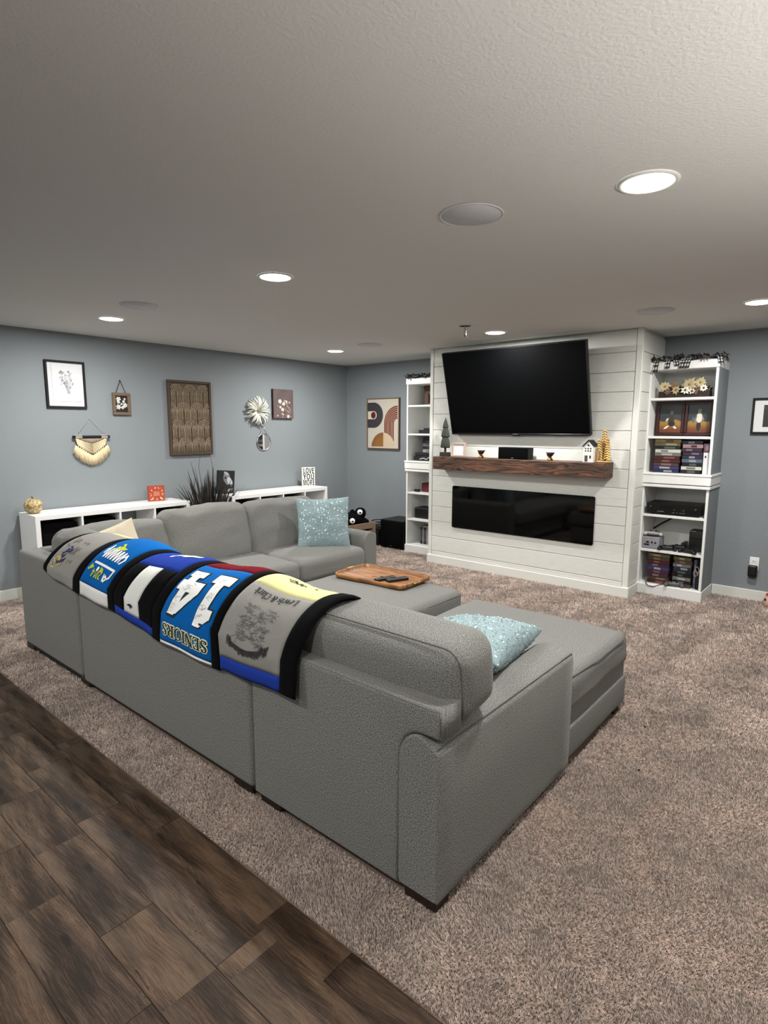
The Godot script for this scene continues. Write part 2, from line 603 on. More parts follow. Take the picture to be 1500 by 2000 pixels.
func fireplace_wall():
	# core with an opening for the electric fire
	var s := st0(false)
	var x0 := -3.925
	var x1 := -1.667
	var zf := FP_Z - 0.012
	var ox0 := -3.585
	var ox1 := -2.005
	var oy0 := 0.475
	var oy1 := 0.92
	cbox(s, Vector3((x0 + ox0) / 2, CEIL / 2, (WALL_Z + zf) / 2), Vector3(ox0 - x0, CEIL, zf - WALL_Z), 0)
	cbox(s, Vector3((x1 + ox1) / 2, CEIL / 2, (WALL_Z + zf) / 2), Vector3(x1 - ox1, CEIL, zf - WALL_Z), 0)
	cbox(s, Vector3((ox0 + ox1) / 2, oy0 / 2, (WALL_Z + zf) / 2), Vector3(ox1 - ox0, oy0, zf - WALL_Z), 0)
	cbox(s, Vector3((ox0 + ox1) / 2, (CEIL + oy1) / 2, (WALL_Z + zf) / 2), Vector3(ox1 - ox0, CEIL - oy1, zf - WALL_Z), 0)
	var core := struct("wall_fireplace", "white shiplap chimney breast holding the television and electric fire", "wall", done(s), M.trim_white)
	# shiplap boards on the front and on the right return, 174 mm apart
	for k in 14:
		var ya := 0.107 if k == 0 else 0.155 + 0.174 * (k - 1) + 0.0025
		var yb := minf(0.155 + 0.174 * k - 0.0025, CEIL - 0.004)
		if k == 13:
			yb = CEIL - 0.004
		var fx0 := x0 + 0.042
		var fx1 := x1 - 0.042
		var spans := [[fx0, fx1]]
		if yb > oy0 and ya < oy1:
			if ya < oy0 - 0.02:
				part(core, "board", box2(Vector3(fx0, ya, zf), Vector3(fx1, oy0, FP_Z), 0.0025), M.shiplap_white)
				ya = oy0
			elif yb > oy1 + 0.02:
				part(core, "board", box2(Vector3(fx0, oy1, zf), Vector3(fx1, yb, FP_Z), 0.0025), M.shiplap_white)
				yb = oy1
			spans = [[fx0, ox0], [ox1, fx1]]
		for sp in spans:
			part(core, "board", box2(Vector3(sp[0], ya, zf), Vector3(sp[1], yb, FP_Z), 0.0025), M.shiplap_white)
		part(core, "board", box2(Vector3(x1, 0.107 if k == 0 else 0.155 + 0.174 * (k - 1) + 0.0025, WALL_Z), Vector3(x1 + 0.010, minf(0.155 + 0.174 * k - 0.0025, CEIL - 0.004), FP_Z - 0.05), 0.0025), M.shiplap_white)
	struct("trim_1", "white corner trim at the left edge of the shiplap", "trim", box2(Vector3(x0 - 0.006, 0, zf - 0.03), Vector3(x0 + 0.038, CEIL, FP_Z + 0.004), 0.003), M.trim_white)
	struct("trim_2", "white corner trim at the right edge of the shiplap", "trim", box2(Vector3(x1 - 0.038, 0, zf - 0.03), Vector3(x1 + 0.014, CEIL, FP_Z + 0.004), 0.003), M.trim_white)
	struct("baseboard_fireplace", "white baseboard across the foot of the shiplap", "baseboard", box2(Vector3(x0 - 0.012, 0, FP_Z), Vector3(x1 + 0.026, 0.107, FP_Z + 0.018), 0.005), M.trim_white)
	struct("baseboard_return", "white baseboard on the side of the chimney breast", "baseboard", box2(Vector3(x1 + 0.010, 0, -5.735), Vector3(x1 + 0.026, 0.107, FP_Z), 0.004), M.trim_white)

# ------------------------------------------------------------------ floors
func floors():
	var fc := fabric("carpet_backing", Color(0.56, 0.48, 0.43), 0.4, 0.2, 2.2, 0.3, 41)
	fc.uv1_world_triplanar = true
	var carpet := struct("floor", "plush brown carpet with vacuum marks and soft footprints", "carpet", box2(Vector3(WALL_X, -0.1, WALL_Z), Vector3(3.2, 0, -1.125), 0), fc)
	var wood := struct("floor_wood", "dark weathered wood look plank floor in the near left corner", "floor", box2(Vector3(WALL_X, -0.1, -1.125), Vector3(3.2, -0.012, 3.2), 0), M.dark_gap)
	# planks run along x, 175 mm wide; row 0 goes under the carpet edge
	var shapes := []
	for i in 6:
		var s := st0(false)
		var L := 0.96
		var W := 0.175
		var u0 := i * 0.31
		var g := 0.0012
		quad_uv(s, Vector3(g, 0, W - g), Vector3(L - g, 0, W - g), Vector3(L - g, 0, g), Vector3(g, 0, g), Rect2(u0, 0, 1, 1))
		for e in [[Vector3(0, -0.003, W), Vector3(L, -0.003, W), Vector3(L - g, 0, W - g), Vector3(g, 0, W - g)], [Vector3(L, -0.003, 0), Vector3(0, -0.003, 0), Vector3(g, 0, g), Vector3(L - g, 0, g)], [Vector3(L, -0.003, W), Vector3(L, -0.003, 0), Vector3(L - g, 0, g), Vector3(L - g, 0, W - g)], [Vector3(0, -0.003, 0), Vector3(0, -0.003, W), Vector3(g, 0, W - g), Vector3(g, 0, g)]]:
			quad_uv(s, e[0], e[1], e[2], e[3], Rect2(0.01, 0.01, 0.02, 0.02))
		var m := done(s)
		shapes.append(m)
	var first := [-1.07, -1.34, -1.70, -0.42, -1.15, -0.85, -1.5, -0.6, -1.22]
	for row in 24:
		var z := -1.178 + 0.175 * row
		var x: float = first[row % 9] - 0.96 * 6
		while x < (1.4 if row < 9 else 0.6):
			if x > WALL_X - 0.9 and (row < 9 or x > -3.2):
				var k := rng.randi() % 4
				part(wood, "plank", shapes[rng.randi() % 6], M["plank_%d" % k], Transform3D(Basis(), Vector3(maxf(x, WALL_X), -0.004 if row == 0 else -0.001, z if row > 0 else z + 0.05)))
			x += 0.96
	# carpet pile: tufts that lean with the vacuum strokes and with random scuffs
	var ts := st0(false)
	for b in 4:
		var a := TAU * b / 4 + 0.4
		var dir := Vector3(cos(a), 0, sin(a))
		var sd := Vector3(-sin(a), 0, cos(a)) * 0.0012
		var p0 := dir * 0.0008
		var p1 := dir * 0.0024 + Vector3(0, 0.007, 0)
		var p2 := dir * 0.0050 + Vector3(0, 0.0115, 0)
		tri(ts, p0 - sd, p0 + sd, p1 + sd)
		tri(ts, p0 - sd, p1 + sd, p1 - sd)
		tri(ts, p1 - sd, p1 + sd, p2)
	var tuft := done(ts)
	var pm := mat("pile_yarn", Color(1, 1, 1), 0.95)
	pm.vertex_color_use_as_albedo = true
	pm.metallic_specular = 0.2
	pm.rim_enabled = true
	pm.rim = 0.4
	var nl := FastNoiseLite.new()
	nl.seed = 5
	nl.frequency = 1.5
	nl.fractal_octaves = 4
	var buf := PackedFloat32Array()
	var z := -6.13
	while z < -1.13:
		var x := -5.88
		var st := 0.0065
		while x < 1.5:
			var d := Vector2(x, z).length()
			st = clampf(0.0029 * d - 0.0005, 0.0062, 0.0145)
			x += st
			if d > 7.8:
				continue
			if x > -4.50 and x < -0.97 and z < -1.40:   # under the sofa and the ottoman
				if z > -2.36 or (x < -3.55 and z > -4.08) or (x > -1.93 and z > -3.2) or (x > -3.04 and x < -2.13 and z < -2.68 and z > -3.3):
					continue
			if z < -5.45 and x > -3.93 and x < -1.66 or z < -5.73 and x > -4.49 and x < -1.1 or x < -5.53 and (z > -3.33 and z < -1.84 or z > -5.33 and z < -3.88):
				continue
			var jx := x + rng.randf_range(-0.5, 0.5) * st
			var jz := z + rng.randf_range(-0.5, 0.5) * st * 1.2
			var h := nl.get_noise_2d(jx * 1.4, jz * 1.4)
			var h2 := nl.get_noise_2d(jx * 4.0 + 40.0, jz * 4.0)
			var lean := Vector2(0.42, 0.25) * h * 3.0 + Vector2(-0.3, 0.6) * h2 * 1.6
			# vacuum strokes fan out in front of the fireplace
			var v := 0.0
			if jz < -3.3:
				var ph := (jx + 0.42 * jz) / 0.42 + 0.35 * h + 0.3 * sin(jz * 2.1)
				v = 1.0 if ph - floorf(ph) < 0.5 else -1.0
				v *= smoothstep(-3.5, -4.3, jz) * 0.95 * (0.8 + 0.6 * h2)
				lean = lean * 0.4 + Vector2(0.35, 1.0) * v
			lean = lean.limit_length(1.1)
			var sc := rng.randf_range(0.8, 1.25) * (st / 0.0066)
			var up := Vector3(lean.x, 1.0, lean.y).normalized()
			var yw := rng.randf() * TAU
			var bx := Vector3(cos(yw), 0, sin(yw))
			var bz := bx.cross(up).normalized()
			bx = up.cross(bz)
			var hs := rng.randf_range(0.8, 1.2) * (0.25 + 0.75 * st / 0.0066)
			var tone := 0.49 * (1.0 + 0.36 * h + 0.26 * h2 - 0.05 * v) * rng.randf_range(0.6, 1.45)  # yarn mottle, plus pile-lean shading of the vacuum strokes put into the colour
			buf.append_array([bx.x * sc, up.x * hs, bz.x * sc, jx, bx.y * sc, up.y * hs, bz.y * sc, 0.0, bx.z * sc, up.z * hs, bz.z * sc, jz, tone, tone * 0.825, tone * 0.725, 1.0])
		z += st if st > 0.0 else 0.01
		z += 0.0
	var mm := MultiMesh.new()
	mm.transform_format = MultiMesh.TRANSFORM_3D
	mm.use_colors = true
	mm.mesh = tuft
	mm.instance_count = buf.size() / 16
	mm.buffer = buf
	print("tufts ", mm.instance_count)
	var mi := MultiMeshInstance3D.new()
	mi.name = "carpet_pile"
	mi.multimesh = mm
	mi.material_override = pm
	mi.set_meta("kind", "stuff")
	carpet.add_child(mi)

# ------------------------------------------------------------------ sofa
const SX0 := -4.52
const SX1 := -0.945
const SZ := -1.385

func cushion(c: Vector3, size: Vector3, r: float, puff: Vector3, bs := Basis(), wr := 0.012, sd := 1) -> ArrayMesh:
	var s := st0()
	rbox(s, c, size, r, 5, 10, puff, bs, wr, sd)
	return done(s)

func bevel_prism(s: SurfaceTool, poly: PackedVector2Array, z0: float, z1: float, r: float):   # extruded outline with a rounded front and back edge
	if Geometry2D.is_polygon_clockwise(poly):
		poly.reverse()
	var n := poly.size()
	var nor := []
	for i in n:
		var d0 := (poly[i] - poly[(i + n - 1) % n]).normalized()
		var d1 := (poly[(i + 1) % n] - poly[i]).normalized()
		var m := (d0 + d1).normalized()
		nor.append(Vector2(m.y, -m.x) / maxf(0.5, m.dot(d0)))
	var rings := []
	for k in 12:
		var a: float = PI / 2 * ((5 - k) / 5.0 if k < 6 else (k - 6) / 5.0)
		var ins := r * (1 - cos(a))
		var z: float = z0 + r - r * sin(a) if k < 6 else z1 - r + r * sin(a)
		var ring := []
		for i in n:
			var p: Vector2 = poly[i] - nor[i] * ins
			ring.append(Vector3(p.x, p.y, z))
		rings.append(ring)
	for k in 11:
		for i in n:
			var j := (i + 1) % n
			quad(s, rings[k][i], rings[k][j], rings[k + 1][j], rings[k + 1][i])
	var flat := PackedVector2Array()
	for p in rings[11]:
		flat.append(Vector2(p.x, p.y))
	var ix := Geometry2D.triangulate_polygon(flat)
	for i in range(0, ix.size(), 3):
		tri_o(s, rings[11][ix[i]], rings[11][ix[i + 1]], rings[11][ix[i + 2]], Vector3(-1.4, 0.3, -9))
		tri_o(s, rings[0][ix[i]], rings[0][ix[i + 1]], rings[0][ix[i + 2]], Vector3(-1.4, 0.3, 9))

func ring_rect(c: Vector3, w: float, h: float, r: float, bs: Basis, rad := 0.004, bow := 0.0) -> ArrayMesh:   # piping round a rounded rectangle in the xy plane of bs
	var pts := []
	for k in 4:
		var cx: float = (w / 2 - r) * [1, -1, -1, 1][k]
		var cy: float = (h / 2 - r) * [1, 1, -1, -1][k]
		for i in 5:
			var a := PI / 2 * k + PI / 2 * i / 4
			pts.append(Vector2(cx + r * cos(a), cy + r * sin(a)))
	var out := []
	for i in pts.size():
		var p: Vector2 = pts[i]
		var q: Vector2 = pts[(i + 1) % pts.size()]
		for k in 3:
			var t := p.lerp(q, k / 3.0)
			var o := Vector2(t.x * (1 + bow * (1 - pow(2 * t.x / w, 2))), t.y * (1 + bow * (1 - pow(2 * t.x / w, 2))))
			out.append(c + bs * Vector3(o.x, o.y, 0))
	out.append(out[0])
	out.append(out[1])
	return tubed(out, rad, 5)

func sofa():
	var cl: Material = M.sofa_cloth
	var t := thing("sectional_sofa", "large grey fabric sectional sofa with chaise, its back to the camera", "sofa")
	# back panels facing the camera
	part(t, "back_panel", rbox2(Vector3(SX0, 0.045, SZ - 0.135), Vector3(-3.563, 0.725, SZ), 0.035), cl)
	part(t, "back_panel", rbox2(Vector3(-3.557, 0.035, SZ - 0.135), Vector3(-1.893, 0.72, SZ), 0.03, 4, 8), cl)
	# the right hand panel hugs the curve of the arm and runs on above it
	var s := st0()
	bevel_prism(s, PackedVector2Array([Vector2(-1.887, 0.035), Vector2(-1.104, 0.035), Vector2(-1.104, 0.30), Vector2(-1.104, 0.46), Vector2(-1.101, 0.51), Vector2(-1.092, 0.548), Vector2(-1.075, 0.578), Vector2(-1.05, 0.597), Vector2(-1.02, 0.606), Vector2(-0.99, 0.607), Vector2(SX1 + 0.003, 0.607), Vector2(SX1 + 0.003, 0.706), Vector2(-1.3, 0.708), Vector2(-1.887, 0.712)]), SZ - 0.132, SZ, 0.018)
	part(t, "back_panel", done(s), cl)
	# piping along the top of the backs and round the end
	part(t, "piping", tubed([Vector3(-3.5, 0.712, SZ - 0.005), Vector3(-2.6, 0.713, SZ - 0.005), Vector3(-1.7, 0.703, SZ - 0.006), Vector3(-0.985, 0.700, SZ - 0.005), Vector3(-0.955, 0.695, SZ - 0.006), Vector3(-0.946, 0.680, SZ - 0.006), Vector3(-0.946, 0.63, SZ - 0.006), Vector3(-0.956, 0.612, SZ - 0.006)], 0.0026, 5), M.sofa_seam)
	# left back, along the far side, and its inside corner
	part(t, "back_panel", rbox2(Vector3(SX0, 0.045, -4.05), Vector3(SX0 + 0.14, 0.72, SZ - 0.12), 0.035, 4, 8), cl)
	# right arm: bullnose profile, extruded towards the television
	part(t, "arm", arm_shape(0.165, 0.225, 1.045, 0.6), cl, Transform3D(Basis(), Vector3(SX1, 0, SZ - 0.003)))
	var ap := []
	for i in 8:
		var f := i / 7.0
		ap.append(Vector3(SX1 - 0.012, 0.574, SZ - 0.01 - 1.035 * f))
	part(t, "piping", tubed([Vector3(SX1 - 0.006, 0.06, SZ - 0.012), Vector3(SX1 - 0.006, 0.53, SZ - 0.012)] + ap + [Vector3(SX1 - 0.006, 0.53, SZ - 1.045), Vector3(SX1 - 0.006, 0.06, SZ - 1.045)], 0.0026, 5), M.sofa_seam)
	# far arm
	part(t, "arm", arm_shape(0.17, 0.17, 0.93, 0.60), cl, Transform3D(Basis(Vector3.UP, PI / 2), Vector3(-3.58, 0, -4.13)))
	# bases and decks
	part(t, "base", box2(Vector3(-4.40, 0.05, -3.98), Vector3(-3.60, 0.27, -1.50), 0.01), cl)
	part(t, "base", box2(Vector3(-3.56, 0.05, -2.36), Vector3(-1.90, 0.27, -1.50), 0.01), cl)
	part(t, "chaise_base", rbox2(Vector3(-1.95, 0.05, -3.245), Vector3(-0.96, 0.205, -1.51), 0.012, 3, 3), cl)
	part(t, "chaise_deck", rbox2(Vector3(-1.94, 0.19, -3.235), Vector3(-0.97, 0.30, -1.52), 0.014, 3, 3), cl)
	# seat cushions
	part(t, "seat_cushion", cushion(Vector3(-3.97, 0.37, -3.545), Vector3(0.86, 0.20, 0.80), 0.055, Vector3(0.01, 0.022, 0.008), Basis(), 0.008, 2), cl)
	part(t, "seat_cushion", cushion(Vector3(-3.97, 0.37, -2.75), Vector3(0.86, 0.20, 0.79), 0.055, Vector3(0.01, 0.022, 0.008), Basis(), 0.008, 3), cl)
	part(t, "seat_cushion", cushion(Vector3(-3.95, 0.36, -1.93), Vector3(0.86, 0.19, 0.86), 0.055, Vector3(0.0, 0.02, 0.0), Basis(), 0.008, 4), cl)
	part(t, "seat_cushion", cushion(Vector3(-3.13, 0.36, -1.93), Vector3(0.77, 0.19, 0.86), 0.055, Vector3(0.0, 0.02, 0.005), Basis(), 0.008, 5), cl)
	part(t, "seat_cushion", cushion(Vector3(-2.35, 0.36, -1.93), Vector3(0.77, 0.19, 0.86), 0.055, Vector3(0.0, 0.02, 0.005), Basis(), 0.008, 6), cl)
	s = st0()
	rbox(s, Vector3(-1.46, 0.36, -2.845), Vector3(1.0, 0.185, 0.83), 0.05, 5, 8, Vector3(0.006, 0.012, 0.006), Basis(), 0.006, 7)
	rbox(s, Vector3(-1.57, 0.36, -1.99), Vector3(0.78, 0.18, 0.95), 0.05, 5, 8, Vector3(0.0, 0.012, 0.0), Basis(), 0.006, 8)
	part(t, "chaise_cushion", done(s), cl)
	part(t, "piping", tubed([Vector3(-0.972, 0.44, -2.47), Vector3(-0.955, 0.436, -2.8), Vector3(-0.957, 0.436, -3.15), Vector3(-0.975, 0.437, -3.225), Vector3(-1.02, 0.437, -3.255), Vector3(-1.46, 0.438, -3.265), Vector3(-1.9, 0.437, -3.252)], 0.003, 5), M.sofa_seam)
	# back cushions of the left run, leaning on the left back
	for k in 3:
		var zc: float = [-1.94, -2.70, -3.495][k]
		var w: float = [0.80, 0.80, 0.80][k]
		var bs := Basis(Vector3.UP, PI / 2) * Basis(Vector3.RIGHT, -0.20)
		part(t, "back_cushion", cushion(Vector3(-4.235, [0.642, 0.66, 0.65][k], zc), Vector3(w, [0.44, 0.50, 0.50][k], 0.17), 0.07, Vector3(0.012, 0.02, 0.055), bs, 0.022, 10 + k), cl)
	# back cushions of the run that turns its back to the camera
	for k in 3:
		var xc: float = [-3.84, -3.12, -2.32][k]
		var bs := Basis(Vector3.RIGHT, 0.20)
		part(t, "back_cushion", cushion(Vector3(xc, 0.655, -1.625), Vector3([0.68, 0.72, 0.82][k], 0.46, 0.17), 0.07, Vector3(0.012, 0.02, 0.05), bs, 0.02, 20 + k), cl)
	var bs4 := Basis(Vector3.RIGHT, 0.13)
	part(t, "back_cushion", cushion(Vector3(-1.405, 0.744, -1.60), Vector3(0.93, 0.280, 0.25), 0.075, Vector3(0.02, 0.006, 0.03), bs4, 0.003, 27), cl)
	part(t, "piping", ring_rect(Vector3(-1.405, 0.744, -1.60) + bs4 * Vector3(0, 0, 0.096), 0.925, 0.272, 0.06, bs4, 0.0028, 0.014), M.sofa_seam)
	# block feet
	for p in [Vector2(-4.45, -1.435), Vector2(-3.56, -1.435), Vector2(-1.98, -1.435), Vector2(-1.79, -1.435), Vector2(-1.02, -1.435), Vector2(-1.045, -3.17), Vector2(-1.85, -3.17), Vector2(-4.43, -4.04), Vector2(-3.66, -4.04), Vector2(-3.68, -2.75)]:
		part(t, "foot", box(Vector3(p.x, 0.026, p.y), Vector3(0.13, 0.052, 0.08), 0.004), M.dark_wood_leg)
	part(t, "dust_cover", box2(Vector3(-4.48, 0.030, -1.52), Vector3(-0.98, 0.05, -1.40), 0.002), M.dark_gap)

func arm_shape(w0: float, w1: float, l: float, h: float) -> ArrayMesh:   # outer face at x = 0, running to -z; w0 wide at the start, w1 at the end
	var s := st0()
	var rings := []
	var n := 14
	for i in n + 1:
		var f := float(i) / n
		var inset := 0.0
		if i == 0 or i == n:
			inset = 0.007
		var z := -l * (0.0 if i == 0 else 1.0 if i == n else (0.007 / l + (1 - 0.014 / l) * (i - 1.0) / (n - 2.0)))
		var w := lerpf(w0, w1, smoothstep(0.05, 0.9, f))
		var ring := []
		ring.append(Vector3(-0.004 - inset, 0.04 + inset, z))
		ring.append(Vector3(-inset, 0.048 + inset, z))
		ring.append(Vector3(-inset, 0.075 + inset, z))
		ring.append(Vector3(-inset, h * 0.5, z))
		ring.append(Vector3(-inset, h - 0.05, z))
		ring.append(Vector3(-0.004 - inset, h - 0.034 - inset, z))
		for k in 10:
			var a := PI * 0.5 * (k / 9.0)
			# rises gently from the outer edge to the crown, then rolls over to the inside
			ring.append(Vector3(-0.03 - (w * 0.30) * sin(a), h - 0.022 + 0.022 * sin(a) - inset, z))
		for k in 10:
			var a := PI * 0.5 * ((k + 1) / 10.0)
			ring.append(Vector3(-0.03 - w * 0.30 - (w * 0.70 - 0.03 - inset) * sin(a), h - 0.10 * (1 - cos(a)) - inset, z))
		ring.append(Vector3(-w + inset, h * 0.45, z))
		ring.append(Vector3(-w + inset, 0.06 + inset, z))
		ring.append(Vector3(-w + inset + 0.004, 0.04 + inset, z))
		rings.append(ring)
	for i in n:
		var m: int = rings[0].size()
		for j in m:
			var jj := (j + 1) % m
			quad(s, rings[i][j], rings[i + 1][j], rings[i + 1][jj], rings[i][jj])
	s.set_smooth_group(-1)
	for e in [0, n]:
		var c := Vector3.ZERO
		for p in rings[e]:
			c += p / rings[e].size()
		c.y = h * 0.5
		for j in rings[e].size():
			var jj: int = (j + 1) % rings[e].size()
			tri_o(s, rings[e][j], rings[e][jj], c, Vector3(c.x, c.y, -l * 0.5))
	return done(s)

func ottoman():
	var t := thing("ottoman", "rectangular grey ottoman carrying the wooden tray", "ottoman", Vector3(-2.61, 0, -3.005))
	part(t, "base", rbox2(Vector3(-0.47, 0.05, -0.32), Vector3(0.47, 0.27, 0.32), 0.02), M.sofa_cloth)
	part(t, "cushion", cushion(Vector3(0, 0.365, 0), Vector3(1.0, 0.175, 0.70), 0.045, Vector3(0.01, 0.022, 0.01), Basis(), 0.006, 33), M.sofa_cloth)
	var bs := Basis(Vector3.RIGHT, -PI / 2)
	part(t, "piping", ring_rect(Vector3(0, 0.425, 0), 1.005, 0.705, 0.05, bs, 0.003), M.sofa_seam)
	for x in [-0.42, 0.42]:
		for z in [-0.27, 0.27]:
			part(t, "foot", box(Vector3(x, 0.026, z), Vector3(0.07, 0.052, 0.07), 0.004), M.dark_wood_leg)
	# tray: rounded rectangle, raised rim, brass handles
	var tr := thing("serving_tray", "brown wooden serving tray with raised rim and metal handles on the ottoman", "tray", Vector3(-2.69, 0.477, -3.165), 0.05)
	var prof := [[0.0, 0.0], [0.010, 0.003], [0.012, 0.028], [0.009, 0.032], [0.004, 0.032], [0.001, 0.028], [-0.004, 0.013], [-0.008, 0.0105], [-0.014, 0.010], [-0.2, 0.010]]
	var s := st0()
	var rings := []
	for pr in prof:
		var ring := []
		var hw: float = 0.305 + pr[0] if pr[0] > -0.1 else 0.02
		var hd: float = 0.185 + pr[0] if pr[0] > -0.1 else 0.01
		var r: float = minf(0.06, hd)
		for k in 4:
			for i in 7:
				var a := PI / 2 * k + PI / 2 * i / 6
				ring.append(Vector3((hw - r) * [1, -1, -1, 1][k] + r * cos(a), pr[1], -((hd - r) * [1, 1, -1, -1][k] + r * sin(a))))
		rings.append(ring)
	rings.insert(0, rings[0].map(func(p): return Vector3(p.x * 0.02, 0, p.z * 0.02)))
	for i in rings.size() - 1:
		for j in 28:
			var jj := (j + 1) % 28
			var q := [rings[i][j], rings[i][jj], rings[i + 1][jj], rings[i + 1][j]]
			for id in [0, 2, 1, 0, 3, 2]:
				s.set_uv(Vector2(q[id].x / 0.64 + 0.5, q[id].z / 0.40 + 0.5))
				s.add_vertex(q[id])
	part(tr, "tray_body", done(s), M.tray_wood)
	for k in [-1, 1]:
		var h := part(tr, "handle", tubed([Vector3(k * 0.310, 0.020, -0.06), Vector3(k * 0.330, 0.026, -0.058), Vector3(k * 0.332, 0.026, 0), Vector3(k * 0.330, 0.026, 0.058), Vector3(k * 0.310, 0.020, 0.06)], 0.005, 8), M.brass)
		h.set_meta("label", "shiny metal handle")
	for k in 2:
		var r := thing("remote_control", ["slim black remote control lying at the left in the wooden tray", "larger black remote control beside it, nearer the tray handle"][k], "remote", Vector3([-2.615, -2.535][k], 0.4875, [-3.11, -3.15][k]), [-0.25, -0.35][k], "remotes in the tray")
		part(r, "body", rbox2(Vector3(-0.022 - 0.004 * k, 0, -0.085), Vector3(0.022 + 0.004 * k, 0.02, 0.085), 0.008, 3, 3), M.black_plastic)
		for i in 5:
			for j in 2:
				part(r, "button", lathed([Vector2(0.005, 0), Vector2(0.005, 0.0015), Vector2(0, 0.0022)], 8), colm(Color(0.25, 0.25, 0.26)), Transform3D(Basis(), Vector3(-0.01 + 0.02 * j, 0.0198, -0.07 + 0.03 * i)))

# ------------------------------------------------------------------ the T-shirt quilt over the sofa back
var qtab := []   # (arc length, height, depth) of the drape, arc 0 where it leaves the flat back

func quilt_setup():
	var c := Curve3D.new()
	c.bake_interval = 0.004
	var pts := [Vector3(0, 0.70, -1.372), Vector3(0, 0.775, -1.392), Vector3(0, 0.852, -1.440), Vector3(0, 0.905, -1.520), Vector3(0, 0.908, -1.605), Vector3(0, 0.862, -1.690), Vector3(0, 0.76, -1.755), Vector3(0, 0.62, -1.80)]
	for i in pts.size():
		var a: Vector3 = pts[maxi(i - 1, 0)]
		var b: Vector3 = pts[mini(i + 1, pts.size() - 1)]
		c.add_point(pts[i], -(b - a) / 6.0, (b - a) / 6.0)
	for i in 121:
		var l := c.get_baked_length() * i / 120.0
		var p := c.sample_baked(l)
		qtab.append(Vector3(l, p.y, p.z))

func hem_y(x: float) -> float:
	var k := [[-3.99, 0.668], [-3.84, 0.632], [-3.537, 0.618], [-3.105, 0.596], [-2.62, 0.552], [-2.13, 0.534], [-1.9, 0.545], [-1.57, 0.562]]
	for i in k.size() - 1:
		if x <= k[i + 1][0]:
			return lerpf(k[i][1], k[i + 1][1], clampf((x - k[i][0]) / (k[i + 1][0] - k[i][0]), 0, 1))
	return 0.562

func qpos(x: float, v: float) -> Vector3:   # x measured along the hem; v up the cloth, 0 at the ridge of the sofa back
	var f := (x + 3.99) / 2.42
	if v <= 0.0:
		var k := clampf(-v / 0.12, 0, 1)
		return Vector3(x, 0.70 + v, -1.368 + k * (0.004 + 0.006 * sin(x * 7.0) + 0.004 * sin(x * 19.0)))
	var lmax: float = qtab[-1].x
	var t := clampf(v / lmax * 120.0, 0.0, 119.99)
	var i := int(t)
	var p: Vector3 = qtab[i].lerp(qtab[i + 1], t - i)
	var k := clampf(v / 0.26, 0.0, 1.25)
	var bump := 0.010 * sin(x * 5.2 + 0.6) + 0.007 * sin(x * 11.0)
	return Vector3(x + lerpf(0.24, 0.05, f) * k, p.y + bump * k, p.z)

func qnorm(x: float, v: float) -> Vector3:
	var dx := qpos(x + 0.004, v) - qpos(x - 0.004, v)
	var dv := qpos(x, v + 0.004) - qpos(x, v - 0.004)
	return dx.cross(dv).normalized()

func vv(x: float, spec: float) -> float:   # below 5: distance above the hem; from 5 on: v + 10
	return hem_y(x) - 0.70 + spec if spec < 5.0 else spec - 10.0

var qn := FastNoiseLite.new()

func qpoint(pd: Array, a: float, b: float, e: float) -> Vector3:   # pd: x0, x1, v0, v1, puff
	var x := lerpf(pd[0], pd[1], a)
	var v := lerpf(vv(x, pd[2]), vv(x, pd[3]), b)
	var ea := 1.0 - pow(absf(2 * a - 1), 6)
	var eb := 1.0 - pow(absf(2 * b - 1), 8)
	var h: float = 0.007 + pd[4] * ea * eb
	if pd[4] > 0.002:
		h += 0.0022 * qn.get_noise_2d(x * 26.0 + v * 9.0, v * 7.0) * ea * eb
	return qpos(x, v) + qnorm(x, v) * (h + e)

func qpatch(parent: Node3D, called: String, x0: float, x1: float, v0: float, v1: float, mt: Material, puff := 0.006) -> Array:
	var pd := [x0, x1, v0, v1, puff]
	var na := clampi(int((x1 - x0) / 0.018), 3, 26)
	var nb := clampi(int((vv((x0 + x1) / 2, v1) - vv((x0 + x1) / 2, v0)) / 0.018), 2, 36)
	var s := st0()
	var top := []
	var bot := []
	for i in na + 1:
		var r := []
		var q := []
		for j in nb + 1:
			r.append(qpoint(pd, float(i) / na, float(j) / nb, 0))
			var x := lerpf(x0, x1, float(i) / na)
			var v := lerpf(vv(x, v0), vv(x, v1), float(j) / nb)
			q.append(qpos(x, v) + qnorm(x, v) * 0.0005)
		top.append(r)
		bot.append(q)
	for i in na:
		for j in nb:
			quad(s, top[i][j], top[i + 1][j], top[i + 1][j + 1], top[i][j + 1])
			quad(s, bot[i][j], bot[i][j + 1], bot[i + 1][j + 1], bot[i + 1][j])
	for i in na:
		quad(s, bot[i][0], bot[i + 1][0], top[i + 1][0], top[i][0])
		quad(s, top[i][nb], top[i + 1][nb], bot[i + 1][nb], bot[i][nb])
	for j in nb:
		quad(s, bot[0][j + 1], bot[0][j], top[0][j], top[0][j + 1])
		quad(s, bot[na][j], bot[na][j + 1], top[na][j + 1], top[na][j])
	var o := part(parent, called, done(s), mt)
	return [o, pd]

func qxy(pd: Array, p: Vector2, e: float) -> Vector3:   # p in metres from the patch centre, x to the right and y up the cloth
	var w: float = pd[1] - pd[0]
	var xm: float = (pd[0] + pd[1]) / 2
	var h: float = vv(xm, pd[3]) - vv(xm, pd[2])
	return qpoint(pd, 0.5 + p.x / w, 0.5 + p.y / h, e * 2.4)

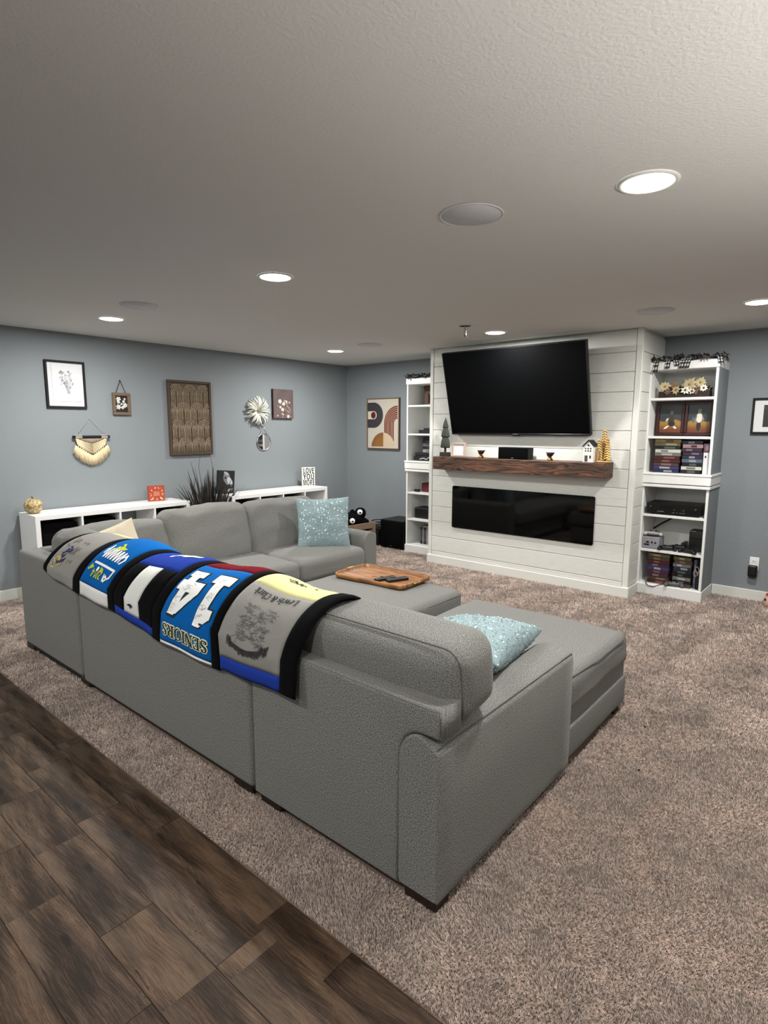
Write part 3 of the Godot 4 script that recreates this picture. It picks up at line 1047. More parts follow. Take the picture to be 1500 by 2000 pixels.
func qdecal(o: Node3D, pd: Array, called: String, polys: Array, mt: Material, e: float, flip := true):   # polygons in an upright reading frame; flip turns them upside down
	var s := st0()
	var w: float = pd[1] - pd[0]
	var xm: float = (pd[0] + pd[1]) / 2
	var v0 := vv(xm, pd[2])
	var hh := vv(xm, pd[3]) - v0
	for poly0 in polys:
		var lo: Vector2 = poly0[0]
		var hi: Vector2 = poly0[0]
		for p in poly0:
			lo = lo.min(p)
			hi = hi.max(p)
		var st := 0.012
		for i in int((hi.x - lo.x) / st) + 1:
			for j in int((hi.y - lo.y) / st) + 1:
				var c := lo + Vector2(i, j) * st
				var cell := PackedVector2Array([c, c + Vector2(st, 0), c + Vector2(st, st), c + Vector2(0, st)])
				for poly in Geometry2D.intersect_polygons(PackedVector2Array(poly0), cell):
					if poly.size() < 3:
						continue
					var ix := Geometry2D.triangulate_polygon(poly)
					for k in range(0, ix.size(), 3):
						var t := []
						var nn := []
						for m in 3:
							var p := poly[ix[k + m]] * (-1.0 if flip else 1.0)
							t.append(qxy(pd, p, e))
							nn.append(qnorm(xm + p.x, v0 + hh * 0.5 + p.y))
						var turn: bool = (t[1] - t[0]).cross(t[2] - t[0]).dot(nn[0]) > 0.0
						for m in ([0, 2, 1] if turn else [0, 1, 2]):
							s.set_normal(nn[m])
							s.add_vertex(t[m])
	if polys.size():
		var q := part(o, called, s.commit(), mt)
		if polys.size() > 1:
			q.set_meta("kind", "stuff")

func qtext(o: Node3D, pd: Array, called: String, txt: String, size: float, at: Vector2, mt: Material, e: float, font := "Droid Sans", weight := 700, sx := 1.0, arc := 0.0, offs := [Vector2.ZERO], flip := true):
	var ar := text_mesh(txt, size, 0.0, font, weight).get_mesh_arrays()
	var vs: PackedVector3Array = ar[Mesh.ARRAY_VERTEX]
	var ix: PackedInt32Array = ar[Mesh.ARRAY_INDEX] if ar[Mesh.ARRAY_INDEX] != null else PackedInt32Array(range(vs.size()))
	var s := st0()
	var k := -1.0 if flip else 1.0
	for of in offs:
		for i in range(0, ix.size(), 3):
			var t := []
			for m in 3:
				var v := vs[ix[i + m]]
				var p := Vector2(v.x * sx, v.y + arc * v.x * v.x)
				t.append(qxy(pd, at + (p + of) * k, e))
			if (t[1] - t[0]).cross(t[2] - t[0]).length() > 1e-10:
				tri_o(s, t[0], t[1], t[2], (t[0] + t[1] + t[2]) / 3.0 - Vector3(0, 0.7, 0.7))
	part(o, called, done(s), mt)

func strokes(lines: Array, w: float) -> Array:   # each polyline becomes ribbons of width w
	var out := []
	for l in lines:
		for i in l.size() - 1:
			var a: Vector2 = l[i]
			var b: Vector2 = l[i + 1]
			var d := (b - a).normalized()
			var n := d.orthogonal() * w / 2
			out.append([a - d * w * 0.3 - n, b + d * w * 0.3 - n, b + d * w * 0.3 + n, a - d * w * 0.3 + n])
	return out

func scribbles(r: RandomNumberGenerator, lo: Vector2, hi: Vector2, n: int, len_: float) -> Array:
	var out := []
	for i in n:
		var p := Vector2(r.randf_range(lo.x, hi.x), r.randf_range(lo.y, hi.y))
		var d := Vector2.from_angle(r.randf_range(-0.7, 0.7))
		var l := [p]
		for k in 5:
			l.append(p + d * len_ * (k + 1) / 5.0 + d.orthogonal() * r.randf_range(-0.25, 0.25) * len_)
		out.append(l)
	return out

func jersey(key: String, c: Color) -> StandardMaterial3D:
	return fabric(key, c, 0.14, 0.2, 5.0, 0.15, 50)

func quilt():
	quilt_setup()
	qn.seed = 12
	qn.frequency = 1.0
	qn.fractal_octaves = 2
	var t := thing("quilt", "patchwork T-shirt quilt with black borders draped over the sofa back", "quilt")
	var black := fabric("quilt_black", Color(0.045, 0.045, 0.05), 0.3, 0.2, 5.0, 0.1, 52)
	var grey := jersey("quilt_grey", Color(0.60, 0.59, 0.57))
	var blue := jersey("quilt_blue", Color(0.03, 0.39, 0.70))
	var white := jersey("quilt_white", Color(0.93, 0.93, 0.91))
	var royal := jersey("quilt_royal", Color(0.13, 0.24, 0.62))
	var red := jersey("quilt_red", Color(0.45, 0.07, 0.12))
	var yellow := jersey("quilt_yellow", Color(0.93, 0.90, 0.66))
	var ink := mat("quilt_ink", Color(0.06, 0.06, 0.06), 0.9)
	var lime := mat("quilt_lime", Color(0.72, 0.78, 0.18), 0.8)
	var pw := mat("quilt_print_white", Color(0.95, 0.95, 0.94), 0.8)
	var green := mat("quilt_print_green", Color(0.04, 0.13, 0.08), 0.8)
	var cream := mat("quilt_print_cream", Color(0.93, 0.92, 0.74), 0.8)
	var navy := mat("quilt_print_navy", Color(0.13, 0.14, 0.36), 0.8)
	var top := 10.52
	var r := RandomNumberGenerator.new()
	r.seed = 99
	qpatch(t, "border", -3.99, -3.93, 0.0, top, black, 0.003)
	# first grey shirt
	var g := qpatch(t, "patch", -3.93, -3.54, -0.004, 10.36, grey)
	qdecal(g[0], g[1], "print", strokes(scribbles(r, Vector2(-0.09, -0.07), Vector2(0.10, 0.06), 12, 0.06), 0.006), mat("quilt_print_tan", Color(0.47, 0.43, 0.38), 0.9), 0.0008)
	qdecal(g[0], g[1], "print", strokes(scribbles(r, Vector2(0.0, -0.02), Vector2(0.06, 0.09), 8, 0.05), 0.010), navy, 0.0012)
	qdecal(g[0], g[1], "print", strokes(scribbles(r, Vector2(0.02, 0.08), Vector2(0.10, 0.14), 5, 0.05), 0.008), mat("quilt_print_gold", Color(0.83, 0.72, 0.36), 0.9), 0.0014)
	qpatch(t, "patch", -3.93, -3.54, 10.36, top, yellow)
	qpatch(t, "sash", -3.54, -3.446, -0.006, top, black, 0.003)
	# blue shirt with the year
	qpatch(t, "strip", -3.446, -3.105, -0.004, 0.075, white, 0.004)
	var b1 := qpatch(t, "patch", -3.446, -3.105, 0.075, top, blue)
	var pd1 := [-3.446, -3.105, 0.075, 10.30, 0.006]
	qtext(b1[0], pd1, "lettering", "2014", 0.062, Vector2(-0.005, -0.085), lime, 0.0012, "Droid Sans", 700, 0.85)
	qdecal(b1[0], pd1, "print", strokes([[Vector2(-0.14, 0.035), Vector2(0.10, 0.03)], [Vector2(-0.145, 0.035), Vector2(-0.14, 0.075), Vector2(-0.125, 0.085)]], 0.012), pw, 0.0012)
	var wave := []
	for i in 44:
		wave.append(Vector2(0.115 - 0.0052 * i, -0.035 + 0.030 * sin(i * 1.05) - (0.02 if i < 5 else 0.0)))
	qdecal(b1[0], pd1, "print", strokes([wave], 0.0105), pw, 0.0013)
	qdecal(b1[0], pd1, "print", strokes([[Vector2(-0.13, -0.005), Vector2(-0.145, -0.03), Vector2(-0.125, -0.055), Vector2(-0.105, -0.03)], [Vector2(-0.115, 0.09), Vector2(-0.10, 0.105), Vector2(-0.085, 0.09), Vector2(-0.10, 0.075), Vector2(-0.115, 0.09)], [Vector2(-0.085, 0.105), Vector2(-0.08, 0.07)]], 0.011), pw, 0.0013)
	qdecal(b1[0], pd1, "print", strokes(scribbles(r, Vector2(-0.07, -0.085), Vector2(0.02, -0.07), 7, 0.05), 0.009), lime, 0.0011)
	qdecal(b1[0], pd1, "print", strokes(scribbles(r, Vector2(0.05, 0.055), Vector2(0.11, 0.062), 5, 0.03), 0.010) + strokes(scribbles(r, Vector2(-0.045, 0.055), Vector2(-0.02, 0.065), 3, 0.02), 0.010), lime, 0.0011)
	var dot := []
	for i in 12:
		dot.append(Vector2(0.02, 0.06) + Vector2.from_angle(TAU * i / 12) * 0.013)
	qdecal(b1[0], pd1, "print", [dot], pw, 0.0014)
	qpatch(t, "sash", -3.105, -3.03, -0.004, top, black, 0.003)
	# black and white striped shirt with blue yoke
	qpatch(t, "strip", -3.03, -2.62, -0.002, 0.042, royal, 0.004)
	qpatch(t, "patch", -3.03, -2.915, 0.042, 10.19, black, 0.004)
	var wp := qpatch(t, "patch", -2.915, -2.765, 0.042, 10.19, white, 0.005)
	qdecal(wp[0], wp[1], "print", strokes(scribbles(r, Vector2(-0.02, 0.06), Vector2(0.0, 0.10), 4, 0.025), 0.006), ink, 0.0012)
	qpatch(t, "patch", -2.765, -2.62, 0.042, 10.19, black, 0.004)
	var ry := qpatch(t, "patch", -3.03, -2.62, 10.19, top, royal)
	qdecal(ry[0], ry[1], "print", strokes([[Vector2(0.05, 0.075), Vector2(0.0, 0.045), Vector2(-0.07, 0.04)], [Vector2(-0.04, 0.06), Vector2(-0.14, 0.035)]], 0.022), cream, 0.001)
	qpatch(t, "sash", -2.62, -2.54, -0.004, top, black, 0.003)
	# seniors shirt
	qpatch(t, "strip", -2.54, -2.134, 0.0, 0.013, white, 0.003)
	var se := qpatch(t, "patch", -2.54, -2.134, 0.013, 10.275, blue)
	var one := [Vector2(-0.178, -0.115), Vector2(-0.040, -0.115), Vector2(-0.040, -0.072), Vector2(-0.074, -0.072), Vector2(-0.074, 0.115), Vector2(-0.125, 0.115), Vector2(-0.178, 0.072), Vector2(-0.178, 0.036), Vector2(-0.140, 0.036), Vector2(-0.140, -0.072), Vector2(-0.178, -0.072)]
	var four := [Vector2(0.050, -0.115), Vector2(0.170, -0.115), Vector2(0.170, -0.082), Vector2(0.145, -0.082), Vector2(0.145, -0.058), Vector2(0.180, -0.058), Vector2(0.180, -0.008), Vector2(0.145, -0.008), Vector2(0.145, 0.115), Vector2(0.088, 0.115), Vector2(-0.012, -0.008), Vector2(-0.012, -0.058), Vector2(0.082, -0.058), Vector2(0.082, -0.082), Vector2(0.050, -0.082)]
	var up := Vector2(0, -0.045)
	var outl := []
	var nums := []
	for p in [one, four]:
		var q := PackedVector2Array(p)
		for i in q.size():
			q[i] += up
		nums.append(Array(q))
		for e in Geometry2D.offset_polygon(q, 0.006):
			outl.append(Array(e))
	for p in outl:
		qdecal(se[0], se[1], "numeral_outline", [p], green, 0.0008)
	for p in nums:
		qdecal(se[0], se[1], "numeral", [p], pw, 0.0014)
	qdecal(se[0], se[1], "print", [[Vector2(0.052, -0.050), Vector2(0.085, -0.050), Vector2(0.085, 0.0)]], green, 0.0019)
	var sg := []
	sg += scribbles(r, Vector2(-0.132, -0.12), Vector2(-0.105, 0.06), 11, 0.035)
	sg += scribbles(r, Vector2(-0.165, -0.15), Vector2(-0.085, -0.13), 3, 0.035)
	sg += scribbles(r, Vector2(0.095, -0.04), Vector2(0.115, 0.055), 7, 0.032)
	sg += scribbles(r, Vector2(0.03, -0.09), Vector2(0.12, -0.065), 6, 0.035)
	sg += scribbles(r, Vector2(0.08, -0.15), Vector2(0.13, -0.14), 3, 0.035)
	qdecal(se[0], se[1], "signature", strokes(sg, 0.0013), mat("quilt_signature", Color(0.58, 0.58, 0.60), 0.9), 0.0019)
	var halo := []
	for i in 10:
		halo.append(Vector2.from_angle(TAU * i / 10) * 0.0048)
	qtext(se[0], se[1], "lettering_edge", "SENIORS", 0.076, Vector2(0.005, -0.142), cream, 0.0010, "Droid Serif", 700, 1.06, 0.0, halo)
	qtext(se[0], se[1], "lettering", "SENIORS", 0.076, Vector2(0.005, -0.142), green, 0.0018, "Droid Serif", 700, 1.06)
	qpatch(t, "patch", -2.54, -2.134, 10.275, top, red)
	qpatch(t, "sash", -2.134, -2.074, -0.008, top, black, 0.003)
	# grey running shirt
	qpatch(t, "strip", -2.074, -1.666, 0.0, 0.062, royal, 0.004)
	var le := qpatch(t, "patch", -2.074, -1.666, 0.062, 10.245, grey, 0.008)
	qtext(le[0], le[1], "lettering", "Lewis & Clark", 0.040, Vector2(0.005, 0.125), ink, 0.0016, "Droid Serif", 700, 1.0, -0.6)
	var faint := mat("quilt_print_faint", Color(0.36, 0.35, 0.35), 0.9)
	qdecal(le[0], le[1], "print", strokes(scribbles(r, Vector2(-0.11, -0.075), Vector2(0.09, 0.075), 120, 0.03), 0.0016), faint, 0.0014)
	var bars := []
	for i in 40:
		var x := -0.13 + 0.0066 * i
		var y := 0.100 - 2.3 * x * x
		bars.append([Vector2(x, y), Vector2(x + 0.001, y + r.randf_range(0.018, 0.034))])
	qdecal(le[0], le[1], "print", strokes(bars, 0.0046), ink, 0.0015)
	var ye := qpatch(t, "patch", -2.074, -1.666, 10.245, top, yellow)
	qdecal(ye[0], ye[1], "print", strokes(scribbles(r, Vector2(-0.12, 0.055), Vector2(0.08, 0.06), 9, 0.03), 0.005), ink, 0.0012)
	qpatch(t, "border", -1.666, -1.572, 0.0, top, black, 0.006)

# ------------------------------------------------------------------ throw pillows
func pillow_mesh(w: float, h: float, th: float, sd: int, pinch := 0.07) -> ArrayMesh:
	var n := 26
	var nz := FastNoiseLite.new()
	nz.seed = sd
	nz.frequency = 4.0
	var s := st0()
	var g := [[], []]
	for side in 2:
		for i in n + 1:
			var row := []
			for j in n + 1:
				var a := -cos(PI * i / n)
				var b := -cos(PI * j / n)
				var x := w / 2 * a * (1 - pinch * (1 - b * b))
				var y := h / 2 * b * (1 - pinch * (1 - a * a))
				var k := pow(maxf(0.0, (1 - a * a) * (1 - b * b)), 0.42)
				var z := th / 2 * k * (1.0 if side == 0 else -1.0)
				var wr := nz.get_noise_3d(x * 2.0, y * 2.0, side * 5.0) * 0.018 * (1 - absf(a * b)) * minf(1.0, k * 3)
				row.append(Vector3(x, y, z + wr))
			g[side].append(row)
	for side in 2:
		for i in n:
			for j in n:
				if side == 0:
					quad(s, g[0][i][j], g[0][i + 1][j], g[0][i + 1][j + 1], g[0][i][j + 1])
				else:
					quad(s, g[1][i][j], g[1][i][j + 1], g[1][i + 1][j + 1], g[1][i + 1][j])
	return done(s)

func sequin_pillow(label: String, w: float, th: float, xf: Transform3D, sd: int):
	var t := thing("throw_pillow", label, "pillow", xf.origin, 0.0, "pale blue sequin pillows")
	t.transform = xf
	var m := pillow_mesh(w, w * 0.98, th, sd)
	part(t, "cover", m, fabric("sequin_cloth", Color(0.60, 0.685, 0.70), 0.25, 0.12, 4.0, 0.3, 61))
	var ar := m.surface_get_arrays(0)
	var vs: PackedVector3Array = ar[Mesh.ARRAY_VERTEX]
	var ns: PackedVector3Array = ar[Mesh.ARRAY_NORMAL]
	var disc := st0(false)
	for j in 6:
		tri(disc, Vector3(0, 0.0003, 0), Vector3(cos(TAU * j / 6), 0, -sin(TAU * j / 6)) * 0.0036, Vector3(cos(TAU * (j + 1) / 6), 0, -sin(TAU * (j + 1) / 6)) * 0.0036)
	var mm := MultiMesh.new()
	mm.transform_format = MultiMesh.TRANSFORM_3D
	mm.mesh = done(disc)
	var r := RandomNumberGenerator.new()
	r.seed = sd
	var xs := []
	for i in 5200:
		var k := (r.randi() % (vs.size() / 3)) * 3
		var area := (vs[k + 1] - vs[k]).cross(vs[k + 2] - vs[k]).length()
		if r.randf() > area / 0.0009:
			continue
		var a := r.randf()
		var b := r.randf() * (1 - a)
		var p := vs[k] + (vs[k + 1] - vs[k]) * a + (vs[k + 2] - vs[k]) * b
		var n := (ns[k] + Vector3(r.randf_range(-1, 1), r.randf_range(-1, 1), r.randf_range(-1, 1)) * 0.45).normalized()
		var bs := Basis(Quaternion(Vector3.UP, n)) if n.y > -0.99 else Basis(Vector3.RIGHT, PI)
		xs.append(Transform3D(bs, p + ns[k] * 0.0016))
	mm.instance_count = xs.size()
	for i in xs.size():
		mm.set_instance_transform(i, xs[i])
	var mi := MultiMeshInstance3D.new()
	mi.name = "sequins"
	mi.multimesh = mm
	mi.material_override = mat("sequin", Color(0.83, 0.89, 0.90), 0.25, 0.8)
	mi.set_meta("kind", "stuff")
	t.add_child(mi)

func pillows():
	sequin_pillow("pale blue sequin throw pillow propped upright on the left sofa cushion by the far arm", 0.50, 0.17, Transform3D(Basis(Vector3.UP, 0.98) * Basis(Vector3.RIGHT, -0.16), Vector3(-3.86, 0.685, -3.70)), 71)
	sequin_pillow("pale blue sequin throw pillow lying tilted on the chaise behind the right arm", 0.55, 0.24, Transform3D(Basis(Vector3.UP, 0.133) * Basis(Vector3.BACK, 0.187) * Basis(Vector3.RIGHT, -PI / 2 - 0.025), Vector3(-1.335, 0.605, -2.13)), 72)
	var t := thing("throw_pillow", "cream throw pillow with a striped corner, standing behind the quilt", "pillow")
	t.transform = Transform3D(Basis(Vector3.UP, 0.95) * Basis(Vector3.RIGHT, -0.2) * Basis(Vector3.BACK, 0.35), Vector3(-4.00, 0.685, -1.82))
	part(t, "cover", pillow_mesh(0.40, 0.40, 0.14, 73), fabric("cream_cloth", Color(0.85, 0.80, 0.71), 0.12, 0.15, 4.0, 0.2, 63))
	for k in 2:
		part(t, "stripe", tubed([Vector3(0.185, -0.10 - 0.02 * k, 0.028), Vector3(0.16, -0.125 - 0.014 * k, 0.038), Vector3(0.13, -0.15 - 0.008 * k, 0.036)], 0.004, 5, 0.4), colm(Color(0.3, 0.28, 0.27)))

# ------------------------------------------------------------------ television, mantel, electric fire
func television():
	var t := thing("television", "large flat black television tilted forward on the shiplap wall", "television", Vector3(-2.817, 1.50, -5.40))
	t.rotation.x = 0.266
	var w := 1.535
	var h := 0.872
	part(t, "casing", box2(Vector3(-w / 2, 0, -0.045), Vector3(w / 2, h, 0), 0.004), M.black_plastic)
	part(t, "bezel", frame_mesh(w, h, 0.009, 0.004, 0.001), M.black_plastic, Transform3D(Basis(), Vector3(0, h / 2, 0)))
	var scr := mat("tv_screen", Color(0.008, 0.010, 0.013), 0.5)
	scr.metallic_specular = 0.2
	part(t, "screen", box2(Vector3(-w / 2 + 0.009, 0.018, 0), Vector3(w / 2 - 0.009, h - 0.009, 0.0025), 0.0005), scr)
	part(t, "lower_trim", box2(Vector3(-w / 2 + 0.004, 0.003, 0), Vector3(w / 2 - 0.004, 0.017, 0.005), 0.001), mat("tv_trim", Color(0.07, 0.07, 0.075), 0.35))
	part(t, "badge", box2(Vector3(-0.03, 0.007, 0.005), Vector3(0.03, 0.013, 0.006), 0.0003), colm(Color(0.45, 0.46, 0.47)))
	part(t, "sensor", rbox2(Vector3(-0.04, -0.010, -0.02), Vector3(0.04, 0.004, 0), 0.004, 2, 2), M.black_plastic)
	var mnt := Transform3D(t.transform.basis.inverse(), Vector3.ZERO)
	for k in [-0.22, 0.22]:
		part(t, "mount_arm", box(t.transform.affine_inverse() * Vector3(-2.817 + k, 1.95, -5.398), Vector3(0.04, 0.10, 0.118), 0.003, mnt.basis), M.black_matt)

func mantel_and_fire():
	# floating beam: grain follows its length
	var t := thing("mantel", "thick dark brown wooden beam mantel fixed below the television", "mantel", Vector3(-2.792, 1.12, FP_Z))
	var w := 1.888
	var s := st0(false)
	var d := 0.205
	var h := 0.14
	var b := 0.004
	quad_uv(s, Vector3(-w / 2 + b, b, d), Vector3(w / 2 - b, b, d), Vector3(w / 2 - b, h - b, d), Vector3(-w / 2 + b, h - b, d), Rect2(0, 0.05, 1, 0.58))
	quad_uv(s, Vector3(-w / 2 + b, h, d - b), Vector3(w / 2 - b, h, d - b), Vector3(w / 2 - b, h, 0), Vector3(-w / 2 + b, h, 0), Rect2(0, 0.3, 1, 0.7))
	quad_uv(s, Vector3(-w / 2 + b, 0, 0), Vector3(w / 2 - b, 0, 0), Vector3(w / 2 - b, 0, d - b), Vector3(-w / 2 + b, 0, d - b), Rect2(0, 0.2, 1, 0.7))
	quad_uv(s, Vector3(-w / 2 + b, h - b, d), Vector3(w / 2 - b, h - b, d), Vector3(w / 2 - b, h, d - b), Vector3(-w / 2 + b, h, d - b), Rect2(0, 0.6, 1, 0.03))
	quad_uv(s, Vector3(-w / 2 + b, 0, d - b), Vector3(w / 2 - b, 0, d - b), Vector3(w / 2 - b, b, d), Vector3(-w / 2 + b, b, d), Rect2(0, 0.63, 1, 0.03))
	for k in [-1.0, 1.0]:
		var x: float = k * w / 2
		var xi: float = x - k * b
		quad_uv(s, Vector3(x, b, d - b if k > 0 else 0.0), Vector3(x, b, 0.0 if k > 0 else d - b), Vector3(x, h - b, 0.0 if k > 0 else d - b), Vector3(x, h - b, d - b if k > 0 else 0.0), Rect2(0.1, 0.1, 0.11, 0.6))
		var f := [Vector3(xi, b, d), Vector3(x, b, d - b), Vector3(x, h - b, d - b), Vector3(xi, h - b, d)]
		quad_uv(s, f[0] if k > 0 else f[1], f[1] if k > 0 else f[0], f[2] if k > 0 else f[3], f[3] if k > 0 else f[2], Rect2(0.2, 0.1, 0.01, 0.6))
		quad_uv(s, Vector3(x, h - b, d - b if k > 0 else 0.0), Vector3(x, h - b, 0.0 if k > 0 else d - b), Vector3(xi, h, 0.0 if k > 0 else d - b), Vector3(xi, h, d - b if k > 0 else 0.0), Rect2(0.3, 0.1, 0.1, 0.02))
		quad_uv(s, Vector3(xi, 0, d - b if k > 0 else 0.0), Vector3(xi, 0, 0.0 if k > 0 else d - b), Vector3(x, b, 0.0 if k > 0 else d - b), Vector3(x, b, d - b if k > 0 else 0.0), Rect2(0.3, 0.1, 0.1, 0.02))
	part(t, "beam", done(s), M.mantel_wood)
	# electric fire let into the wall
	var f := thing("electric_fireplace", "wide black glass electric fireplace set in the shiplap under the mantel", "fireplace", Vector3(-2.795, 0.697, FP_Z))
	var fw := 1.605
	var fh := 0.47
	part(f, "frame", frame_mesh(fw - 0.012, fh - 0.012, 0.065, 0.009, 0.001), mat("fire_frame", Color(0.012, 0.012, 0.013), 0.6))
	var inn := st0(false)
	var iw := 1.54
	var ih := 0.425
	cbox(inn, Vector3(0, 0, -0.145), Vector3(iw, ih, 0.01), 0)
	for k in [-1.0, 1.0]:
		cbox(inn, Vector3(0, k * ih / 2, -0.07), Vector3(iw, 0.01, 0.14), 0)
		cbox(inn, Vector3(k * iw / 2, 0, -0.07), Vector3(0.01, ih, 0.14), 0)
	part(f, "firebox", done(inn), mat("firebox_black", Color(0.02, 0.02, 0.022), 0.7))
	part(f, "ember_bed", box2(Vector3(-iw / 2 + 0.01, -ih / 2 + 0.005, -0.135), Vector3(iw / 2 - 0.01, -0.10, -0.03), 0.01), mat("ember_black", Color(0.025, 0.025, 0.027), 0.5))
	var cr := st0(false)
	for i in 70:
		var x := -0.60 + 1.22 * i / 69.0 + rng.randf_range(-0.008, 0.008)
		cbox(cr, Vector3(x, -0.095 + rng.randf_range(-0.003, 0.003), -0.05 + rng.randf_range(-0.02, 0.015)), Vector3.ONE * rng.randf_range(0.004, 0.013), 0.002, Basis.from_euler(Vector3(rng.randf() * 3, rng.randf() * 3, 0)))
	var cry := part(f, "crystal_row", done(cr), mat("crystal", Color(0.75, 0.75, 0.75), 0.2))
	cry.set_meta("kind", "stuff")
	var fg := mat("fire_glass", Color(0.01, 0.01, 0.012, 0.82), 0.06)
	fg.transparency = BaseMaterial3D.TRANSPARENCY_ALPHA
	var rr := PackedVector2Array()
	for k in 4:
		for i in 7:
			var a := PI / 2 * k + PI / 2 * i / 6
			rr.append(Vector2((fw / 2 - 0.02) * [1, -1, -1, 1][k] + 0.02 * cos(a), (fh / 2 - 0.02) * [1, 1, -1, -1][k] + 0.02 * sin(a)))
	part(f, "glass_pane", prismed(rr, 0.0095, 0.0155), fg)

func mantel_items():
	var y := 1.2605
	# dark three tier tree
	var t := thing("wooden_tree", "dark grey three tiered wooden tree at the left end of the mantel", "ornament", Vector3(-3.64, y, -5.35))
	part(t, "base", box2(Vector3(-0.055, 0, -0.03), Vector3(0.055, 0.045, 0.03), 0.003), mat("tree_base", Color(0.16, 0.12, 0.10), 0.7))
	part(t, "trunk", lathed([Vector2(0.013, 0.045), Vector2(0.013, 0.095)], 10), M.dark_wood_leg)
	var tm := mat("tree_green", Color(0.22, 0.235, 0.205), 0.8)
	part(t, "tier", lathed([Vector2(0, 0.09), Vector2(0.052, 0.092), Vector2(0.060, 0.105), Vector2(0.052, 0.16), Vector2(0.036, 0.215)], 14, true, 1.0, 0.6), tm)
	part(t, "tier", lathed([Vector2(0.03, 0.205), Vector2(0.050, 0.212), Vector2(0.053, 0.222), Vector2(0.042, 0.27), Vector2(0.026, 0.315)], 14, true, 1.0, 0.6), tm)
	part(t, "tier", lathed([Vector2(0.02, 0.305), Vector2(0.034, 0.31), Vector2(0.037, 0.32), Vector2(0.018, 0.385), Vector2(0.0, 0.425)], 14, true, 1.0, 0.6), tm)
	# small pale frame
	t = thing("small_frame", "small pale wood picture frame with a white print beside the dark tree", "picture frame", Vector3(-3.475, y + 0.075, -5.375), 0.10)
	t.rotation.x = -0.10
	part(t, "frame", frame_mesh(0.16, 0.15, 0.018, 0.02), mat("pale_pink_wood", Color(0.72, 0.62, 0.56), 0.6))
	part(t, "mat_board", face(0.128, 0.118, 0.008), M.white_paper)
	part(t, "print", tubed([Vector3(-0.03, 0.035, 0.0082), Vector3(-0.015, 0.0, 0.0082), Vector3(0.005, -0.025, 0.0082), Vector3(0.025, -0.015, 0.0082), Vector3(0.03, 0.01, 0.0082)], 0.0016, 5, 0.3), colm(Color(0.62, 0.58, 0.66)))
	for k in 2:
		var g := thing("candle_cup", ["dark and brass twisted candle cup between the small frame and the centre speaker", "dark and brass twisted candle cup between the centre speaker and the white house"][k], "candle holder", Vector3([-3.171, -2.408][k], y, -5.33), 0.0, "twisted candle cups on the mantel")
		part(g, "foot", lathed([Vector2(0, 0), Vector2(0.026, 0), Vector2(0.030, 0.006), Vector2(0.024, 0.022), Vector2(0.010, 0.033)], 16), M.brass)
		part(g, "bowl", lathed([Vector2(0.010, 0.033), Vector2(0.022, 0.045), Vector2(0.034, 0.062), Vector2(0.043, 0.078), Vector2(0.040, 0.078), Vector2(0.03, 0.062), Vector2(0.0, 0.048)], 18), mat("bowl_brown", Color(0.17, 0.10, 0.07), 0.4))
		part(g, "twist_band", tubed([Vector3(-0.027, 0.052, 0.012), Vector3(-0.01, 0.040, 0.024), Vector3(0.012, 0.030, 0.026), Vector3(0.026, 0.012, 0.018), Vector3(0.028, 0.004, 0.012)], 0.005, 6), M.bowl_brown)
	t = thing("centre_speaker", "black box speaker in the middle of the mantel under the television", "speaker", Vector3(-2.79, y, -5.345))
	part(t, "cabinet", box2(Vector3(-0.165, 0, -0.07), Vector3(0.165, 0.118, 0.045), 0.003), M.black_matt)
	part(t, "grille", rbox2(Vector3(-0.16, 0.004, 0.045), Vector3(0.16, 0.114, 0.055), 0.004, 2, 2), fabric("speaker_cloth", Color(0.035, 0.035, 0.038), 0.3, 0.25, 6.0, 0.0, 65))
	part(t, "badge", box2(Vector3(-0.014, 0.010, 0.055), Vector3(0.014, 0.016, 0.0565), 0.0003), M.steel)
	# white house
	t = thing("house_ornament", "small white house ornament with black roof near the right end of the mantel", "ornament", Vector3(-2.025, y, -5.345), -0.08)
	var wm := mat("house_white", Color(0.9, 0.9, 0.88), 0.5)
	part(t, "body", prismed(PackedVector2Array([Vector2(-0.048, 0), Vector2(0.048, 0), Vector2(0.048, 0.142), Vector2(0, 0.192), Vector2(-0.048, 0.142)]), -0.045, 0.045), wm)
	var rs := st0(false)
	for k in [-1.0, 1.0]:
		cbox(rs, Vector3(k * 0.027, 0.173, 0), Vector3(0.082, 0.008, 0.104), 0.001, Basis(Vector3.BACK, -k * 0.805))
	part(t, "roof", done(rs), M.black_matt)
	for i in 3:
		for j in 2:
			part(t, "window", box2(Vector3(-0.032 + 0.024 * i, 0.098 + 0.021 * j, 0.044), Vector3(-0.02 + 0.024 * i, 0.110 + 0.021 * j, 0.0465), 0.0005), M.black_matt)
	part(t, "window", box2(Vector3(0.014, 0.035, 0.044), Vector3(0.028, 0.062, 0.0465), 0.0005), M.black_matt)
	part(t, "round_window", lathed([Vector2(0, 0.0), Vector2(0.009, 0.0), Vector2(0.009, 0.0025), Vector2(0, 0.0025)], 14), M.black_matt, Transform3D(Basis(Vector3.RIGHT, PI / 2), Vector3(0, 0.155, 0.0445)))
	part(t, "door", box2(Vector3(-0.032, 0.006, 0.044), Vector3(-0.004, 0.062, 0.0468), 0.0005), mat("house_door", Color(0.28, 0.28, 0.28), 0.6))
	# gold tree group
	t = thing("gold_trees", "glittery gold openwork tree ornament at the right end of the mantel", "ornament", Vector3(-1.905, y, -5.345))
	part(t, "base", rbox2(Vector3(-0.065, 0, -0.03), Vector3(0.065, 0.016, 0.03), 0.005, 2, 3), M.gold_glitter)
